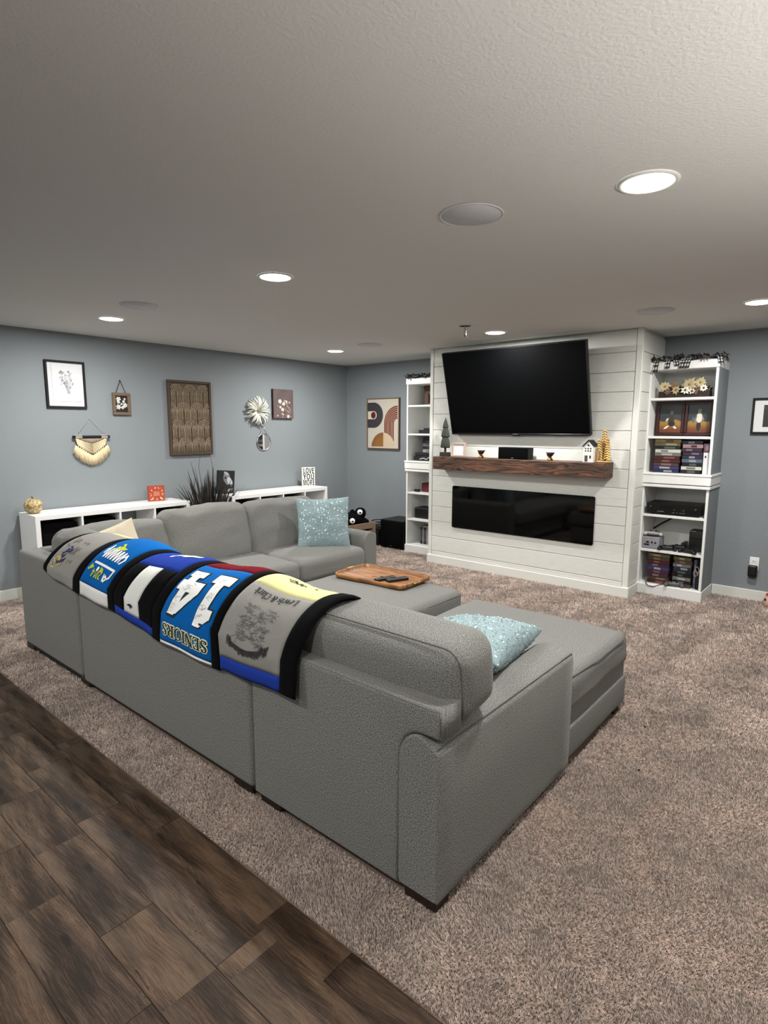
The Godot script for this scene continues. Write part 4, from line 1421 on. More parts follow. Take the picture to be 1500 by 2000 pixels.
	for k in 3:
		var h: float = [0.23, 0.315, 0.24][k]
		var x: float = [-0.036, 0.0, 0.038][k]
		var z: float = [0.012, -0.012, 0.012][k]
		var s := st0()
		tube(s, [Vector3(x, 0.012, z), Vector3(x, h, z)], [0.004, 0.0015], 6)
		var n := int(h / 0.026)
		for i in n:
			var yy := 0.035 + (h - 0.045) * i / n
			var l: float = lerpf(0.046, 0.012, float(i) / n) * (1.15 if k == 1 else 0.85)
			for sd in [-1.0, 1.0]:
				tube(s, [Vector3(x, yy + 0.012, z), Vector3(x + sd * l * 0.5, yy + 0.002, z), Vector3(x + sd * l, yy - 0.014, z)], [0.007, 0.009, 0.004], 6, 0.8)
		part(t, "tree", done(s), M.gold_glitter)
	part(t, "inner_panel", box2(Vector3(-0.017, 0.016, -0.03), Vector3(0.017, 0.19, -0.026), 0.001), mat("tree_back", Color(0.25, 0.10, 0.06), 0.6))

# ------------------------------------------------------------------ bookcases
func bookcase(label: String, x0: float, x1: float) -> Node3D:
	var t := thing("bookcase", label, "bookcase", Vector3((x0 + x1) / 2, 0, -5.74))
	var w := x1 - x0
	var d := -(WALL_Z + 5.74) - 0.004
	var m: Material = M.shelf_white
	var p := 0.021
	for k in [-1.0, 1.0]:
		part(t, "side_panel", box2(Vector3(k * w / 2 - k * p, 0, -d), Vector3(k * w / 2, 2.10, 0), 0.0015), m)
	part(t, "painted_side", box2(Vector3((w / 2 if x0 > -3 else -w / 2 - 0.004), 0.107, -d), Vector3((w / 2 + 0.004 if x0 > -3 else -w / 2), 2.092, -0.003), 0.001), M.wall_paint).set_meta("label", "blue grey painted outer side")
	part(t, "back_panel", box2(Vector3(-w / 2 + p, 0.1, -d), Vector3(w / 2 - p, 2.1, -d + 0.006), 0), m)
	part(t, "base", box2(Vector3(-w / 2, 0, -d), Vector3(w / 2, 0.112, 0.004), 0.003), m)
	part(t, "base_trim", box2(Vector3(-w / 2 - 0.008, 0, -d), Vector3(w / 2 + 0.010, 0.107, 0.014), 0.004), m)
	for y in [0.44, 0.775, 1.50, 1.845]:
		part(t, "shelf", box2(Vector3(-w / 2 + p, y - 0.022, -d + 0.006), Vector3(w / 2 - p, y, -0.004), 0.0015), m)
	part(t, "counter", box2(Vector3(-w / 2 - 0.012, 1.068, -d), Vector3(w / 2 + 0.012, 1.150, 0.022), 0.004), m)
	part(t, "counter_lip", box2(Vector3(-w / 2 - 0.016, 1.145, -d), Vector3(w / 2 + 0.016, 1.166, 0.028), 0.004), m)
	part(t, "moulding", box2(Vector3(-w / 2 - 0.010, 1.034, -d), Vector3(w / 2 + 0.010, 1.062, 0.018), 0.004), m)
	part(t, "top", box2(Vector3(-w / 2 - 0.006, 2.092, -d), Vector3(w / 2 + 0.006, 2.162, 0.012), 0.004), m)
	return t

func bookcases():
	bookcase("tall white bookcase to the right of the television, full of cases and consoles", -1.664, -1.103)
	bookcase("tall narrow looking white bookcase left of the television, half hidden by the shiplap", -4.487, -3.935)

func disc_case(label: String, grp: String, at: Vector3, w: float, h: float, d: float, c: Color, c2: Color, turn := 0.0, upright := false):
	var t := thing("disc_case", label, "video case", at, turn, grp)
	part(t, "case", box2(Vector3(-w / 2, 0, -d), Vector3(w / 2, h, 0), 0.002), mat("case_" + c.to_html(false), c, 0.4))
	if upright:
		part(t, "spine_label", box2(Vector3(-w * 0.32, h * 0.2, 0), Vector3(w * 0.32, h * 0.85, 0.0008), 0.0002), mat("case_" + c2.to_html(false), c2, 0.4))
	else:
		var f := rng.randf_range(-0.30, -0.05)
		part(t, "spine_label", box2(Vector3(w * f, h * 0.22, 0), Vector3(w * (f + rng.randf_range(0.25, 0.45)), h * 0.78, 0.0008), 0.0002), mat("case_" + c2.to_html(false), c2, 0.4))

const ORD := ["topmost", "second from the top", "third from the top", "fourth from the top", "fifth from the top", "sixth from the top", "seventh from the top", "eighth from the top", "ninth from the top", "tenth from the top", "eleventh from the top", "lowest"]

func stack(x: float, y0: float, y1: float, w: float, d: float, z: float, where: String, grp: String, cols: Array):   # cols, from the top: [name, colour, label colour]
	var n := cols.size()
	var h := (y1 - y0) / n
	for i in n:
		var c: Array = cols[i]
		disc_case("%s case, %s in %s" % [c[0], ORD[i] if i < n - 1 else "lowest", where], grp, Vector3(x + rng.randf_range(-0.006, 0.006), y1 - h * (i + 1), z + rng.randf_range(-0.012, 0.0)), w * rng.randf_range(0.97, 1.0), h - 0.0006, d, c[1], c[2])

func garland(label: String, x0: float, x1: float, dark: float) -> Node3D:
	var t := thing("garland", label, "garland", Vector3((x0 + x1) / 2, 2.163, -5.745))
	var w := x1 - x0
	var s := st0()
	var vine := []
	for i in 20:
		var f := i / 19.0
		vine.append(Vector3(-w / 2 + w * f, 0.014 + 0.008 * sin(f * 19.0), 0.0 + 0.02 * sin(f * 13.0)))
	part(t, "vine", tubed(vine, 0.008, 6), mat("vine_brown", Color(0.20, 0.15, 0.12), 0.9))
	var lv := st0(false)
	for i in int(w * 420):
		var f := rng.randf()
		var p := Vector3(-w / 2 + w * f, 0.016 + rng.randf_range(-0.004, 0.02), rng.randf_range(-0.02, 0.03))
		var dir := Vector3(rng.randf_range(-1, 1), rng.randf_range(-0.3, 0.9), rng.randf_range(-0.5, 1.0)).normalized()
		var l := rng.randf_range(0.025, 0.055)
		var sd := dir.cross(Vector3.UP).normalized() * l * 0.26
		var bend := Vector3(0, -0.006, 0)
		tri(lv, p, p + dir * l * 0.5 + sd, p + dir * l * 0.5 - sd)
		tri(lv, p + dir * l * 0.5 - sd, p + dir * l * 0.5 + sd, p + dir * l + bend)
	var o := part(t, "leaves", done(lv), mat("garland_leaf_%d" % int(dark * 100), Color(0.22, 0.20, 0.18).darkened(dark), 0.85))
	o.set_meta("kind", "stuff")
	return t

func bookcase_right_items():
	var zf := -5.78
	# garland with checked ribbons
	var g := garland("dark twig garland with black and white checked ribbon on the right bookcase", -1.67, -1.05, 0.0)
	var ck := Image.create(32, 64, false, Image.FORMAT_RGB8)
	for j in 64:
		for i in 32:
			var a := (i / 8) % 2
			var b := (j / 8) % 2
			ck.set_pixel(i, j, Color(0.92, 0.92, 0.9) if a + b == 0 else Color(0.03, 0.03, 0.03) if a + b == 2 else Color(0.32, 0.32, 0.33))
	var gm := img_mat("gingham", ck, 0.8)
	for k in 6:
		var x: float = [-0.235, -0.14, -0.10, -0.01, 0.035, 0.255][k]
		var l: float = [0.115, 0.085, 0.065, 0.09, 0.09, 0.06][k]
		var sl: float = [-0.02, -0.012, 0.03, -0.03, -0.03, 0.02][k]
		var s := st0()
		for i in 5:
			var f0 := i / 5.0
			var f1 := (i + 1) / 5.0
			var p0 := Vector3(x + sl * f0, 0.022 - l * f0 * f0 if i > 0 else 0.022, 0.012 + 0.022 * sqrt(f0))
			var p1 := Vector3(x + sl * f1, 0.022 - l * f1 * f1, 0.012 + 0.022 * sqrt(f1))
			var wv := Vector3(0.021, 0.0, 0.002)
			quad_uv(s, p1 - wv, p1 + wv, p0 + wv, p0 - wv, Rect2(0, f0, 1, 0.2))
			quad_uv(s, p1 + wv - Vector3(0, 0, 0.001), p1 - wv - Vector3(0, 0, 0.001), p0 - wv - Vector3(0, 0, 0.001), p0 + wv - Vector3(0, 0, 0.001), Rect2(0, f0, 1, 0.2))
		part(g, "ribbon", done(s), gm)
	var bl := st0()
	for i in 16:
		var a := rng.randf() * TAU
		tube(bl, [Vector3(0.13 + rng.randf_range(-0.02, 0.03), 0.02, 0.02), Vector3(0.14 + 0.05 * cos(a), 0.005 + 0.025 * sin(a), 0.032)], [0.004, 0.0015], 4)
	part(g, "dried_sprig", done(bl), mat("sprig_mauve", Color(0.38, 0.31, 0.30), 0.9))
	# planter with cream flowers
	var t := thing("flower_planter", "dark wooden planter of cream silk flowers on the top shelf", "planter", Vector3(-1.39, 1.8455, -5.88))
	part(t, "box", box2(Vector3(-0.21, 0, -0.06), Vector3(0.21, 0.06, 0.06), 0.003), mat("planter_wood", Color(0.17, 0.11, 0.08), 0.8))
	var pc := [mat("petal_cream", Color(0.74, 0.67, 0.52), 0.8), mat("petal_tan", Color(0.56, 0.43, 0.30), 0.8), mat("petal_white", Color(0.92, 0.90, 0.82), 0.8), mat("petal_mauve", Color(0.45, 0.33, 0.33), 0.8)]
	var fl := [[-0.16, 0.105, 0.055, 0, 9, 0.055], [-0.085, 0.11, 0.03, 1, 8, 0.045], [-0.06, 0.07, 0.07, 0, 8, 0.045], [0.045, 0.115, 0.06, 0, 9, 0.072], [0.02, 0.065, 0.08, 2, 7, 0.04], [0.13, 0.13, 0.045, 0, 10, 0.055], [0.165, 0.08, 0.07, 2, 9, 0.038], [0.10, 0.06, 0.065, 3, 7, 0.04], [-0.13, 0.06, 0.07, 3, 7, 0.035], [0.075, 0.055, 0.08, 2, 6, 0.03]]
	for q in fl:
		var tilt := Basis.from_euler(Vector3(rng.randf_range(-0.3, 0.2), rng.randf_range(-0.4, 0.4), rng.randf() * 2))
		var c := Vector3(q[0], q[1], q[2])
		var f := part(t, "flower", lathed([Vector2(0, -0.004), Vector2(0.008, 0), Vector2(0.006, 0.006), Vector2(0, 0.008)], 8), mat("flower_eye", Color(0.55, 0.45, 0.2), 0.8) if q[3] != 2 else M.black_matt, Transform3D(tilt * Basis(Vector3.RIGHT, PI / 2), c))
		for i in q[4]:
			var a: float = TAU * i / q[4]
			var ps := st0(false)
			var l: float = q[5] * rng.randf_range(0.85, 1.1)
			var u := Vector3(cos(a), 0.15, sin(a))
			var v := Vector3(-sin(a), 0, cos(a)) * l * 0.24
			var p0 := u * 0.006
			var p1 := u * l * 0.55
			var p2 := Vector3(cos(a), -0.05, sin(a)) * l
			tri(ps, p0, p1 - v, p1)
			tri(ps, p0, p1, p1 + v)
			tri(ps, p1, p1 - v, p2)
			tri(ps, p1 + v, p1, p2)
			part(f, "petal", done(ps), pc[q[3]])
	var lf := st0(false)
	for i in 40:
		var p := Vector3(rng.randf_range(-0.2, 0.2), 0.06, rng.randf_range(-0.04, 0.05))
		var d := Vector3(rng.randf_range(-0.8, 0.8), rng.randf_range(0.3, 1), rng.randf_range(0, 0.8)).normalized() * 0.06
		var sd := d.cross(Vector3.BACK).normalized() * 0.012
		tri(lf, p, p + d * 0.5 + sd, p + d)
		tri(lf, p, p + d, p + d * 0.5 - sd)
	part(t, "foliage", done(lf), mat("planter_leaf", Color(0.15, 0.10, 0.09), 0.85)).set_meta("kind", "stuff")
	# two portrait frames: generic sitters on a woven rug backdrop
	for k in 2:
		var im := Image.create(120, 140, false, Image.FORMAT_RGB8)
		im.fill(Color(0.20, 0.23, 0.25))
		for y in range(70, 140):
			for x in 120:
				if y > 78 + 6 * sin(x * 0.06 + k * 2):
					im.set_pixel(x, y, Color(0.60, 0.46, 0.20).lerp(Color(0.42, 0.21, 0.12), clampf((y - 95) / 30.0, 0, 1)))
		var skin := Color(0.50, 0.47, 0.42)
		if k == 0:
			paint_disc(im, Vector2(64, 38), 9, skin, 1.3)
			paint_petal(im, Vector2(62, 55), 1.5, 42, 17, Color(0.22, 0.20, 0.16))
			paint_petal(im, Vector2(50, 92), 0.1, 34, 13, Color(0.10, 0.11, 0.12))
			paint_petal(im, Vector2(52, 104), 2.6, 32, 5, Color(0.9, 0.88, 0.84))
			paint_petal(im, Vector2(76, 108), 0.5, 20, 5, Color(0.9, 0.88, 0.84))
			paint_petal(im, Vector2(48, 66), 2.3, 22, 5, Color(0.85, 0.80, 0.68))
		else:
			paint_petal(im, Vector2(30, 62), 1.6, 30, 8, Color(0.33, 0.37, 0.39))
			paint_petal(im, Vector2(60, 80), 1.6, 52, 12, Color(0.14, 0.13, 0.12))
			paint_petal(im, Vector2(60, 44), 1.57, 44, 17, Color(0.84, 0.83, 0.79))
			paint_disc(im, Vector2(60, 32), 10, skin, 1.3)
			paint_petal(im, Vector2(48, 52), 1.9, 36, 4, skin)
			paint_petal(im, Vector2(74, 52), 1.2, 36, 4, skin)
		var f := thing("portrait_frame", ["dark red wood frame with the sitting person picture, left on the second shelf", "dark red wood frame with the picture of a standing person in white shirt"][k], "picture frame", Vector3([-1.505, -1.265][k], 1.658, -5.925), [0.10, -0.02][k], "portrait frames on the second shelf")
		f.rotation.x = -0.06
		part(f, "frame", frame_mesh(0.236, 0.305, 0.026, 0.022, 0.004), mat("mahogany", Color(0.20, 0.055, 0.045), 0.35))
		part(f, "picture", face(0.188, 0.257, 0.008), img_mat("portrait_%d" % k, im, 0.4))
		part(f, "backing", box2(Vector3(-0.112, -0.148, 0), Vector3(0.112, 0.148, 0.006), 0), M.dark_gap)
	# stacks of video cases
	var gold := ["tan", Color(0.56, 0.47, 0.27), Color(0.30, 0.22, 0.15)]
	var blk := ["black", Color(0.06, 0.06, 0.065), Color(0.30, 0.33, 0.33)]
	var wht := ["white", Color(0.78, 0.77, 0.72), Color(0.42, 0.44, 0.44)]
	var drd := ["dark red", Color(0.26, 0.10, 0.10), Color(0.48, 0.30, 0.28)]
	var nvy := ["navy blue", Color(0.13, 0.15, 0.24), Color(0.55, 0.55, 0.58)]
	var grn := ["olive", Color(0.33, 0.32, 0.22), Color(0.55, 0.52, 0.40)]
	var pnk := ["dull pink", Color(0.60, 0.48, 0.49), Color(0.22, 0.12, 0.14)]
	var plm := ["plum", Color(0.22, 0.14, 0.20), Color(0.45, 0.38, 0.42)]
	var slt := ["slate blue", Color(0.32, 0.37, 0.44), Color(0.58, 0.58, 0.60)]
	var vio := ["violet", Color(0.20, 0.19, 0.40), Color(0.62, 0.60, 0.58)]
	var brn := ["brown", Color(0.30, 0.22, 0.19), Color(0.50, 0.40, 0.33)]
	var gry := ["grey", Color(0.42, 0.42, 0.41), Color(0.65, 0.65, 0.62)]
	stack(-1.478, 1.1665, 1.472, 0.222, 0.15, zf, "the left stack under the portrait frames", "video cases on the third shelf", [gold, grn, blk, wht, gry, drd, drd, brn, vio, nvy])
	stack(-1.270, 1.1665, 1.462, 0.168, 0.15, zf, "the right stack under the portrait frames", "video cases on the third shelf", [nvy, pnk, plm, plm, nvy, slt, blk, wht, blk])
	t = thing("white_box", "upright white box with a small dark mark right of the video cases", "box", Vector3(-1.157, 1.1665, zf - 0.005))
	part(t, "carton", box2(Vector3(-0.022, 0, -0.13), Vector3(0.026, 0.195, 0), 0.002), M.white_paper)
	part(t, "mark", box2(Vector3(-0.010, 0.145, 0), Vector3(0.002, 0.165, 0.0006), 0.0001), colm(Color(0.15, 0.15, 0.16)))
	disc_case("mauve video case lying on top of the upright white box", "video cases on the third shelf", Vector3(-1.155, 1.362, zf), 0.05, 0.075, 0.13, Color(0.36, 0.27, 0.31), Color(0.5, 0.42, 0.45))
	# receiver
	t = thing("receiver", "wide black receiver with silver buttons below the counter of the right bookcase", "receiver", Vector3(-1.393, 0.7755, -5.765), 0.03)
	part(t, "cabinet", box2(Vector3(-0.225, 0.012, -0.30), Vector3(0.225, 0.105, 0), 0.004), M.black_plastic)
	part(t, "front_panel", box2(Vector3(-0.225, 0.012, 0), Vector3(0.225, 0.105, 0.006), 0.002), mat("receiver_front", Color(0.03, 0.03, 0.034), 0.25))
	part(t, "display", box2(Vector3(-0.10, 0.062, 0.006), Vector3(0.12, 0.088, 0.0068), 0.0002), M.black_glass)
	for k in 2:
		part(t, "knob", lathed([Vector2(0.017, 0), Vector2(0.016, 0.012), Vector2(0.0, 0.013)], 18), M.black_plastic, Transform3D(Basis(Vector3.RIGHT, PI / 2), Vector3([-0.19, 0.19][k], 0.065, 0.006)))
	for k in 7:
		part(t, "button", box2(Vector3([-0.13, 0.01, 0.085, 0.0, 0.035, 0.06, 0.085][k], [0.028, 0.052, 0.052, 0.026, 0.026, 0.026, 0.026][k], 0.006), Vector3([-0.07, 0.022, 0.10, 0.018, 0.042, 0.078, 0.105][k], [0.033, 0.057, 0.057, 0.031, 0.032, 0.031, 0.031][k], 0.008), 0.0005), M.steel)
	for k in 4:
		part(t, "foot", lathed([Vector2(0.018, 0), Vector2(0.018, 0.013)], 12), M.black_plastic, Transform3D(Basis(), Vector3([-0.19, 0.19][k % 2], 0, [-0.04, -0.26][k / 2])))
	# grey cube console with its controller on top
	t = thing("game_console", "grey cube shaped game console at the left on the console shelf", "game console", Vector3(-1.565, 0.4405, -5.77))
	var sv := mat("console_silver", Color(0.55, 0.55, 0.58), 0.4)
	part(t, "body", rbox2(Vector3(-0.077, 0.004, -0.16), Vector3(0.077, 0.112, 0), 0.006, 2, 2), sv)
	part(t, "lid", lathed([Vector2(0.0, 0.004), Vector2(0.058, 0.004), Vector2(0.062, 0)], 24), mat("console_dark", Color(0.18, 0.18, 0.20), 0.4), Transform3D(Basis(), Vector3(0, 0.112, -0.085)))
	part(t, "handle", tubed([Vector3(-0.06, 0.085, -0.155), Vector3(-0.06, 0.085, -0.19), Vector3(0.06, 0.085, -0.19), Vector3(0.06, 0.085, -0.155)], 0.006, 6), sv)
	for k in 4:
		part(t, "controller_port", lathed([Vector2(0, 0.0015), Vector2(0.009, 0.0015), Vector2(0.009, 0)], 14), M.black_matt, Transform3D(Basis(Vector3.RIGHT, PI / 2), Vector3([-0.022, 0.012, 0.042, -0.03][k], [0.062, 0.062, 0.060, 0.062][k], 0)))
	part(t, "front_slot", box2(Vector3(-0.058, 0.030, 0), Vector3(-0.012, 0.046, 0.0015), 0.0004), M.black_matt)
	part(t, "base_plate", box2(Vector3(-0.07, 0, -0.15), Vector3(0.07, 0.005, -0.01), 0.001), M.black_matt)
	controller("silver wired controller with pale grips resting on the grey cube console", Vector3(-1.562, 0.5575, -5.84), 0.1, mat("pad_silver", Color(0.66, 0.66, 0.67), 0.4), colm(Color(0.74, 0.71, 0.66)))
	controller("black game controller in the middle of the console shelf", Vector3(-1.42, 0.4405, -5.79), 0.25, M.black_plastic, M.black_plastic)
	controller("black game controller leaning near the right side of the console shelf", Vector3(-1.235, 0.4405, -5.775), -0.3, M.black_plastic, M.black_plastic)
	controller("black game controller behind the other two on the console shelf", Vector3(-1.34, 0.4405, -5.90), 0.1, M.black_plastic, M.black_plastic)
	t = thing("game_console", "black upright game console at the right back of the console shelf", "game console", Vector3(-1.20, 0.4405, -5.92))
	part(t, "body", rbox2(Vector3(-0.065, 0.0, -0.12), Vector3(0.065, 0.195, 0.03), 0.006, 2, 2), M.black_plastic)
	part(t, "silver_line", box2(Vector3(-0.062, 0.188, 0.03), Vector3(-0.01, 0.193, 0.032), 0.0004), M.steel)
	part(t, "disc_slot", box2(Vector3(-0.05, 0.12, 0.03), Vector3(0.05, 0.125, 0.0312), 0.0003), M.black_glass)
	t = thing("game_console", "flat black game console lying under the controllers on the console shelf", "game console", Vector3(-1.24, 0.4405, -5.95))
	part(t, "body", rbox2(Vector3(-0.10, 0.0, -0.14), Vector3(-0.07, 0.06, 0.02), 0.005, 2, 2), M.black_plastic)
	part(t, "silver_line", box2(Vector3(-0.098, 0.05, 0.02), Vector3(-0.072, 0.054, 0.0215), 0.0004), M.steel)
	single("slanting_cable", "black cable slanting across the back of the console shelf", "cable", tubed([Vector3(-1.61, 0.60, -6.0), Vector3(-1.56, 0.645, -6.05), Vector3(-1.48, 0.70, -6.1), Vector3(-1.44, 0.735, -6.11)], 0.008, 6), M.cord_black)
	# lower stacks
	stack(-1.487, 0.1125, 0.398, 0.19, 0.15, zf, "the left stack on the bottom shelf", "video cases on the bottom shelf", [grn, brn, drd, plm, vio, drd, plm, brn, drd])
	stack(-1.278, 0.1125, 0.395, 0.155, 0.15, zf, "the right stack on the bottom shelf", "video cases on the bottom shelf", [grn, brn, gry, nvy, blk, blk, gry, blk, brn])
	disc_case("slate blue upright case at the right end of the bottom shelf", "video cases on the bottom shelf", Vector3(-1.175, 0.1125, zf - 0.02), 0.022, 0.27, 0.15, Color(0.25, 0.28, 0.36), Color(0.4, 0.42, 0.46), 0, true)
	disc_case("black upright case against the right side of the bottom shelf", "video cases on the bottom shelf", Vector3(-1.145, 0.1125, zf), 0.026, 0.17, 0.15, Color(0.03, 0.03, 0.035), Color(0.1, 0.1, 0.11), 0, true)
	controller("grey wired controller lying at the front of the bottom shelf", Vector3(-1.335, 0.1125, -5.768), 0.25, mat("pad_grey", Color(0.36, 0.36, 0.37), 0.45), M.pad_grey)
	var cp := []
	for q in [[-1.36, 0.125, -5.755], [-1.40, 0.128, -5.745], [-1.45, 0.116, -5.732], [-1.50, 0.090, -5.722], [-1.55, 0.092, -5.722], [-1.575, 0.120, -5.728], [-1.565, 0.155, -5.745], [-1.53, 0.178, -5.765], [-1.49, 0.182, -5.772]]:
		cp.append(Vector3(q[0], q[1], q[2]))
	var crv := Curve3D.new()
	for i in cp.size():
		var a: Vector3 = cp[maxi(i - 1, 0)]
		var b: Vector3 = cp[mini(i + 1, cp.size() - 1)]
		crv.add_point(cp[i], -(b - a) / 6, (b - a) / 6)
	var sm := []
	for i in 40:
		sm.append(crv.sample_baked(crv.get_baked_length() * i / 39.0))
	single("looping_cable", "thin dark controller cable looping over the base of the right bookcase", "cable", tubed(sm, 0.0035, 6), mat("cord_grey", Color(0.10, 0.11, 0.10), 0.6))
	var c2 := []
	for i in 30:
		var a := i * 0.45
		c2.append(Vector3(-1.165 + 0.018 * cos(a) + 0.0008 * i, 0.25 + 0.035 * sin(a) + 0.0025 * i, -5.762 - 0.0003 * i))
	single("coiled_cable", "pale cable coiled in front of the upright case on the bottom shelf", "cable", tubed(c2, 0.003, 5), colm(Color(0.62, 0.58, 0.54)))

func controller(label: String, at: Vector3, turn: float, m1: Material, m2: Material):
	var t := thing("game_controller", label, "controller", at, turn, "game controllers in the right bookcase")
	var s := st0()
	rbox(s, Vector3(0, 0.024, -0.01), Vector3(0.10, 0.03, 0.06), 0.013, 3, 3, Vector3(0, 0.006, 0))
	part(t, "body", done(s), m1)
	for k in [-1.0, 1.0]:
		part(t, "grip", tubed([Vector3(k * 0.045, 0.024, -0.018), Vector3(k * 0.060, 0.022, 0.0), Vector3(k * 0.068, 0.020, 0.03), Vector3(k * 0.066, 0.017, 0.048)], [0.016, 0.019, 0.017, 0.010], 10), m2)
		var st := part(t, "thumb_stick", lathed([Vector2(0.004, 0), Vector2(0.004, 0.008), Vector2(0.008, 0.010), Vector2(0.008, 0.013), Vector2(0, 0.0135)], 12), M.black_matt, Transform3D(Basis(), Vector3(k * 0.022, 0.040, 0.012)))
		st.set_meta("label", "black thumb stick")
	for i in 4:
		part(t, "button", lathed([Vector2(0.004, 0), Vector2(0.004, 0.003), Vector2(0, 0.0035)], 10), M.black_matt, Transform3D(Basis(), Vector3(0.034 + 0.009 * cos(PI / 2 * i), 0.0405, -0.018 + 0.009 * sin(PI / 2 * i))))
	part(t, "direction_pad", box2(Vector3(-0.044, 0.040, -0.022), Vector3(-0.026, 0.0435, -0.014), 0.001), M.black_matt)

func bookcase_left_items():
	garland("dark leaf garland lying along the top of the left bookcase", -4.50, -3.98, 0.25)
	# big wooden letter
	var t := thing("wooden_letter", "brown wooden letter M standing on the top shelf of the left bookcase", "letter", Vector3(-4.21, 1.8455, -5.95), 0.18)
	var mm := prismed(PackedVector2Array([Vector2(-0.15, 0), Vector2(-0.055, 0), Vector2(-0.055, 0.025), Vector2(-0.085, 0.025), Vector2(-0.085, 0.155), Vector2(-0.01, 0.0), Vector2(0.01, 0.0), Vector2(0.085, 0.155), Vector2(0.085, 0.025), Vector2(0.055, 0.025), Vector2(0.055, 0), Vector2(0.15, 0), Vector2(0.15, 0.025), Vector2(0.12, 0.025), Vector2(0.12, 0.20), Vector2(0.15, 0.20), Vector2(0.15, 0.225), Vector2(0.085, 0.225), Vector2(0.0, 0.06), Vector2(-0.085, 0.225), Vector2(-0.15, 0.225), Vector2(-0.15, 0.20), Vector2(-0.12, 0.20), Vector2(-0.12, 0.025), Vector2(-0.15, 0.025)]), -0.03, 0.01)
	part(t, "letter_face", mm, mat("letter_wood", Color(0.30, 0.20, 0.14), 0.7))
	part(t, "backing", box2(Vector3(-0.165, 0, -0.042), Vector3(0.165, 0.24, -0.031), 0.002), mat("letter_back", Color(0.40, 0.30, 0.22), 0.8))
	t = thing("dark_box", "flat dark box on the second shelf of the left bookcase", "box", Vector3(-4.21, 1.5005, -5.88))
	part(t, "body", box2(Vector3(-0.15, 0, -0.12), Vector3(0.16, 0.045, 0.06), 0.003), M.black_matt)
	part(t, "lid", box2(Vector3(-0.09, 0.045, -0.10), Vector3(0.15, 0.068, 0.04), 0.003), mat("box_lid", Color(0.09, 0.09, 0.10), 0.7))
	var zf := -5.85
	stack(-4.23, 1.268, 1.46, 0.19, 0.16, zf, "the stack in the left bookcase", "cases on the third shelf of the left bookcase", [["black", Color(0.05, 0.05, 0.06), Color(0.12, 0.12, 0.14)], ["indigo", Color(0.13, 0.13, 0.20), Color(0.3, 0.3, 0.36)], ["pale grey", Color(0.52, 0.52, 0.56), Color(0.4, 0.4, 0.44)], ["dark", Color(0.09, 0.09, 0.10), Color(0.2, 0.2, 0.2)], ["light grey", Color(0.60, 0.60, 0.60), Color(0.45, 0.45, 0.46)]])
	t = thing("game_console", "flat black console under the stack in the left bookcase", "game console", Vector3(-4.26, 1.1665, -5.80))
	part(t, "body", rbox2(Vector3(-0.16, 0, -0.22), Vector3(0.16, 0.055, 0), 0.006, 2, 2), M.black_plastic)
	part(t, "lid", rbox2(Vector3(-0.15, 0.055, -0.21), Vector3(0.15, 0.10, -0.02), 0.006, 2, 2), M.black_matt)
	part(t, "cable", tubed([Vector3(-0.06, 0.02, 0.006), Vector3(0.0, 0.035, 0.014), Vector3(0.05, 0.02, 0.012), Vector3(0.08, 0.045, 0.008), Vector3(0.13, 0.03, 0.006)], 0.005, 6), colm(Color(0.8, 0.8, 0.78)))
	t = thing("red_case", "dark red soft case on the upper lower shelf of the left bookcase", "case", Vector3(-4.25, 0.7755, -5.87))
	part(t, "body", rbox2(Vector3(-0.085, 0, -0.12), Vector3(0.09, 0.115, 0.02), 0.02, 3, 3), mat("case_red", Color(0.36, 0.05, 0.11), 0.6))
	part(t, "zip_band", tubed([Vector3(-0.085, 0.095, 0.0), Vector3(-0.03, 0.102, 0.022), Vector3(0.05, 0.102, 0.022), Vector3(0.09, 0.095, 0.0)], 0.003, 5), M.black_matt)
	t = thing("black_pouch", "small black pouch beside the dark red case", "pouch", Vector3(-4.37, 0.7755, -5.80))
	part(t, "body", rbox2(Vector3(-0.04, 0, -0.05), Vector3(0.03, 0.028, 0.0), 0.012, 3, 3), M.black_matt)
	part(t, "flap", rbox2(Vector3(-0.038, 0.022, -0.045), Vector3(0.028, 0.034, 0.002), 0.005, 2, 2), M.black_plastic)
	t = thing("black_cabinet", "dark blue black box on the middle low shelf of the left bookcase", "box", Vector3(-4.24, 0.4405, -5.83))
	part(t, "body", box2(Vector3(-0.175, 0, -0.20), Vector3(0.19, 0.135, 0), 0.004), mat("box_navy", Color(0.035, 0.035, 0.055), 0.6))
	part(t, "front_panel", box2(Vector3(-0.165, 0.01, 0), Vector3(0.18, 0.125, 0.004), 0.002), mat("box_front", Color(0.03, 0.03, 0.045), 0.4))
	for k in 6:
		var w := 0.028
		var c: Color = [Color(0.07, 0.08, 0.08), Color(0.42, 0.42, 0.42), Color(0.09, 0.09, 0.13), Color(0.50, 0.50, 0.53), Color(0.10, 0.10, 0.11), Color(0.05, 0.05, 0.06)][k]
		disc_case(["dark", "grey", "navy", "pale grey", "charcoal", "black"][k] + " game case standing on the bottom shelf of the left bookcase", "standing game cases in the left bookcase", Vector3(-4.325 + 0.031 * k, 0.1125, -5.85), w, 0.215, 0.14, c, c.lightened(0.35), 0, true)
	disc_case("grey game case lying flat across the standing cases", "standing game cases in the left bookcase", Vector3(-4.245, 0.328, -5.85), 0.20, 0.018, 0.13, Color(0.40, 0.40, 0.39), Color(0.6, 0.6, 0.58))

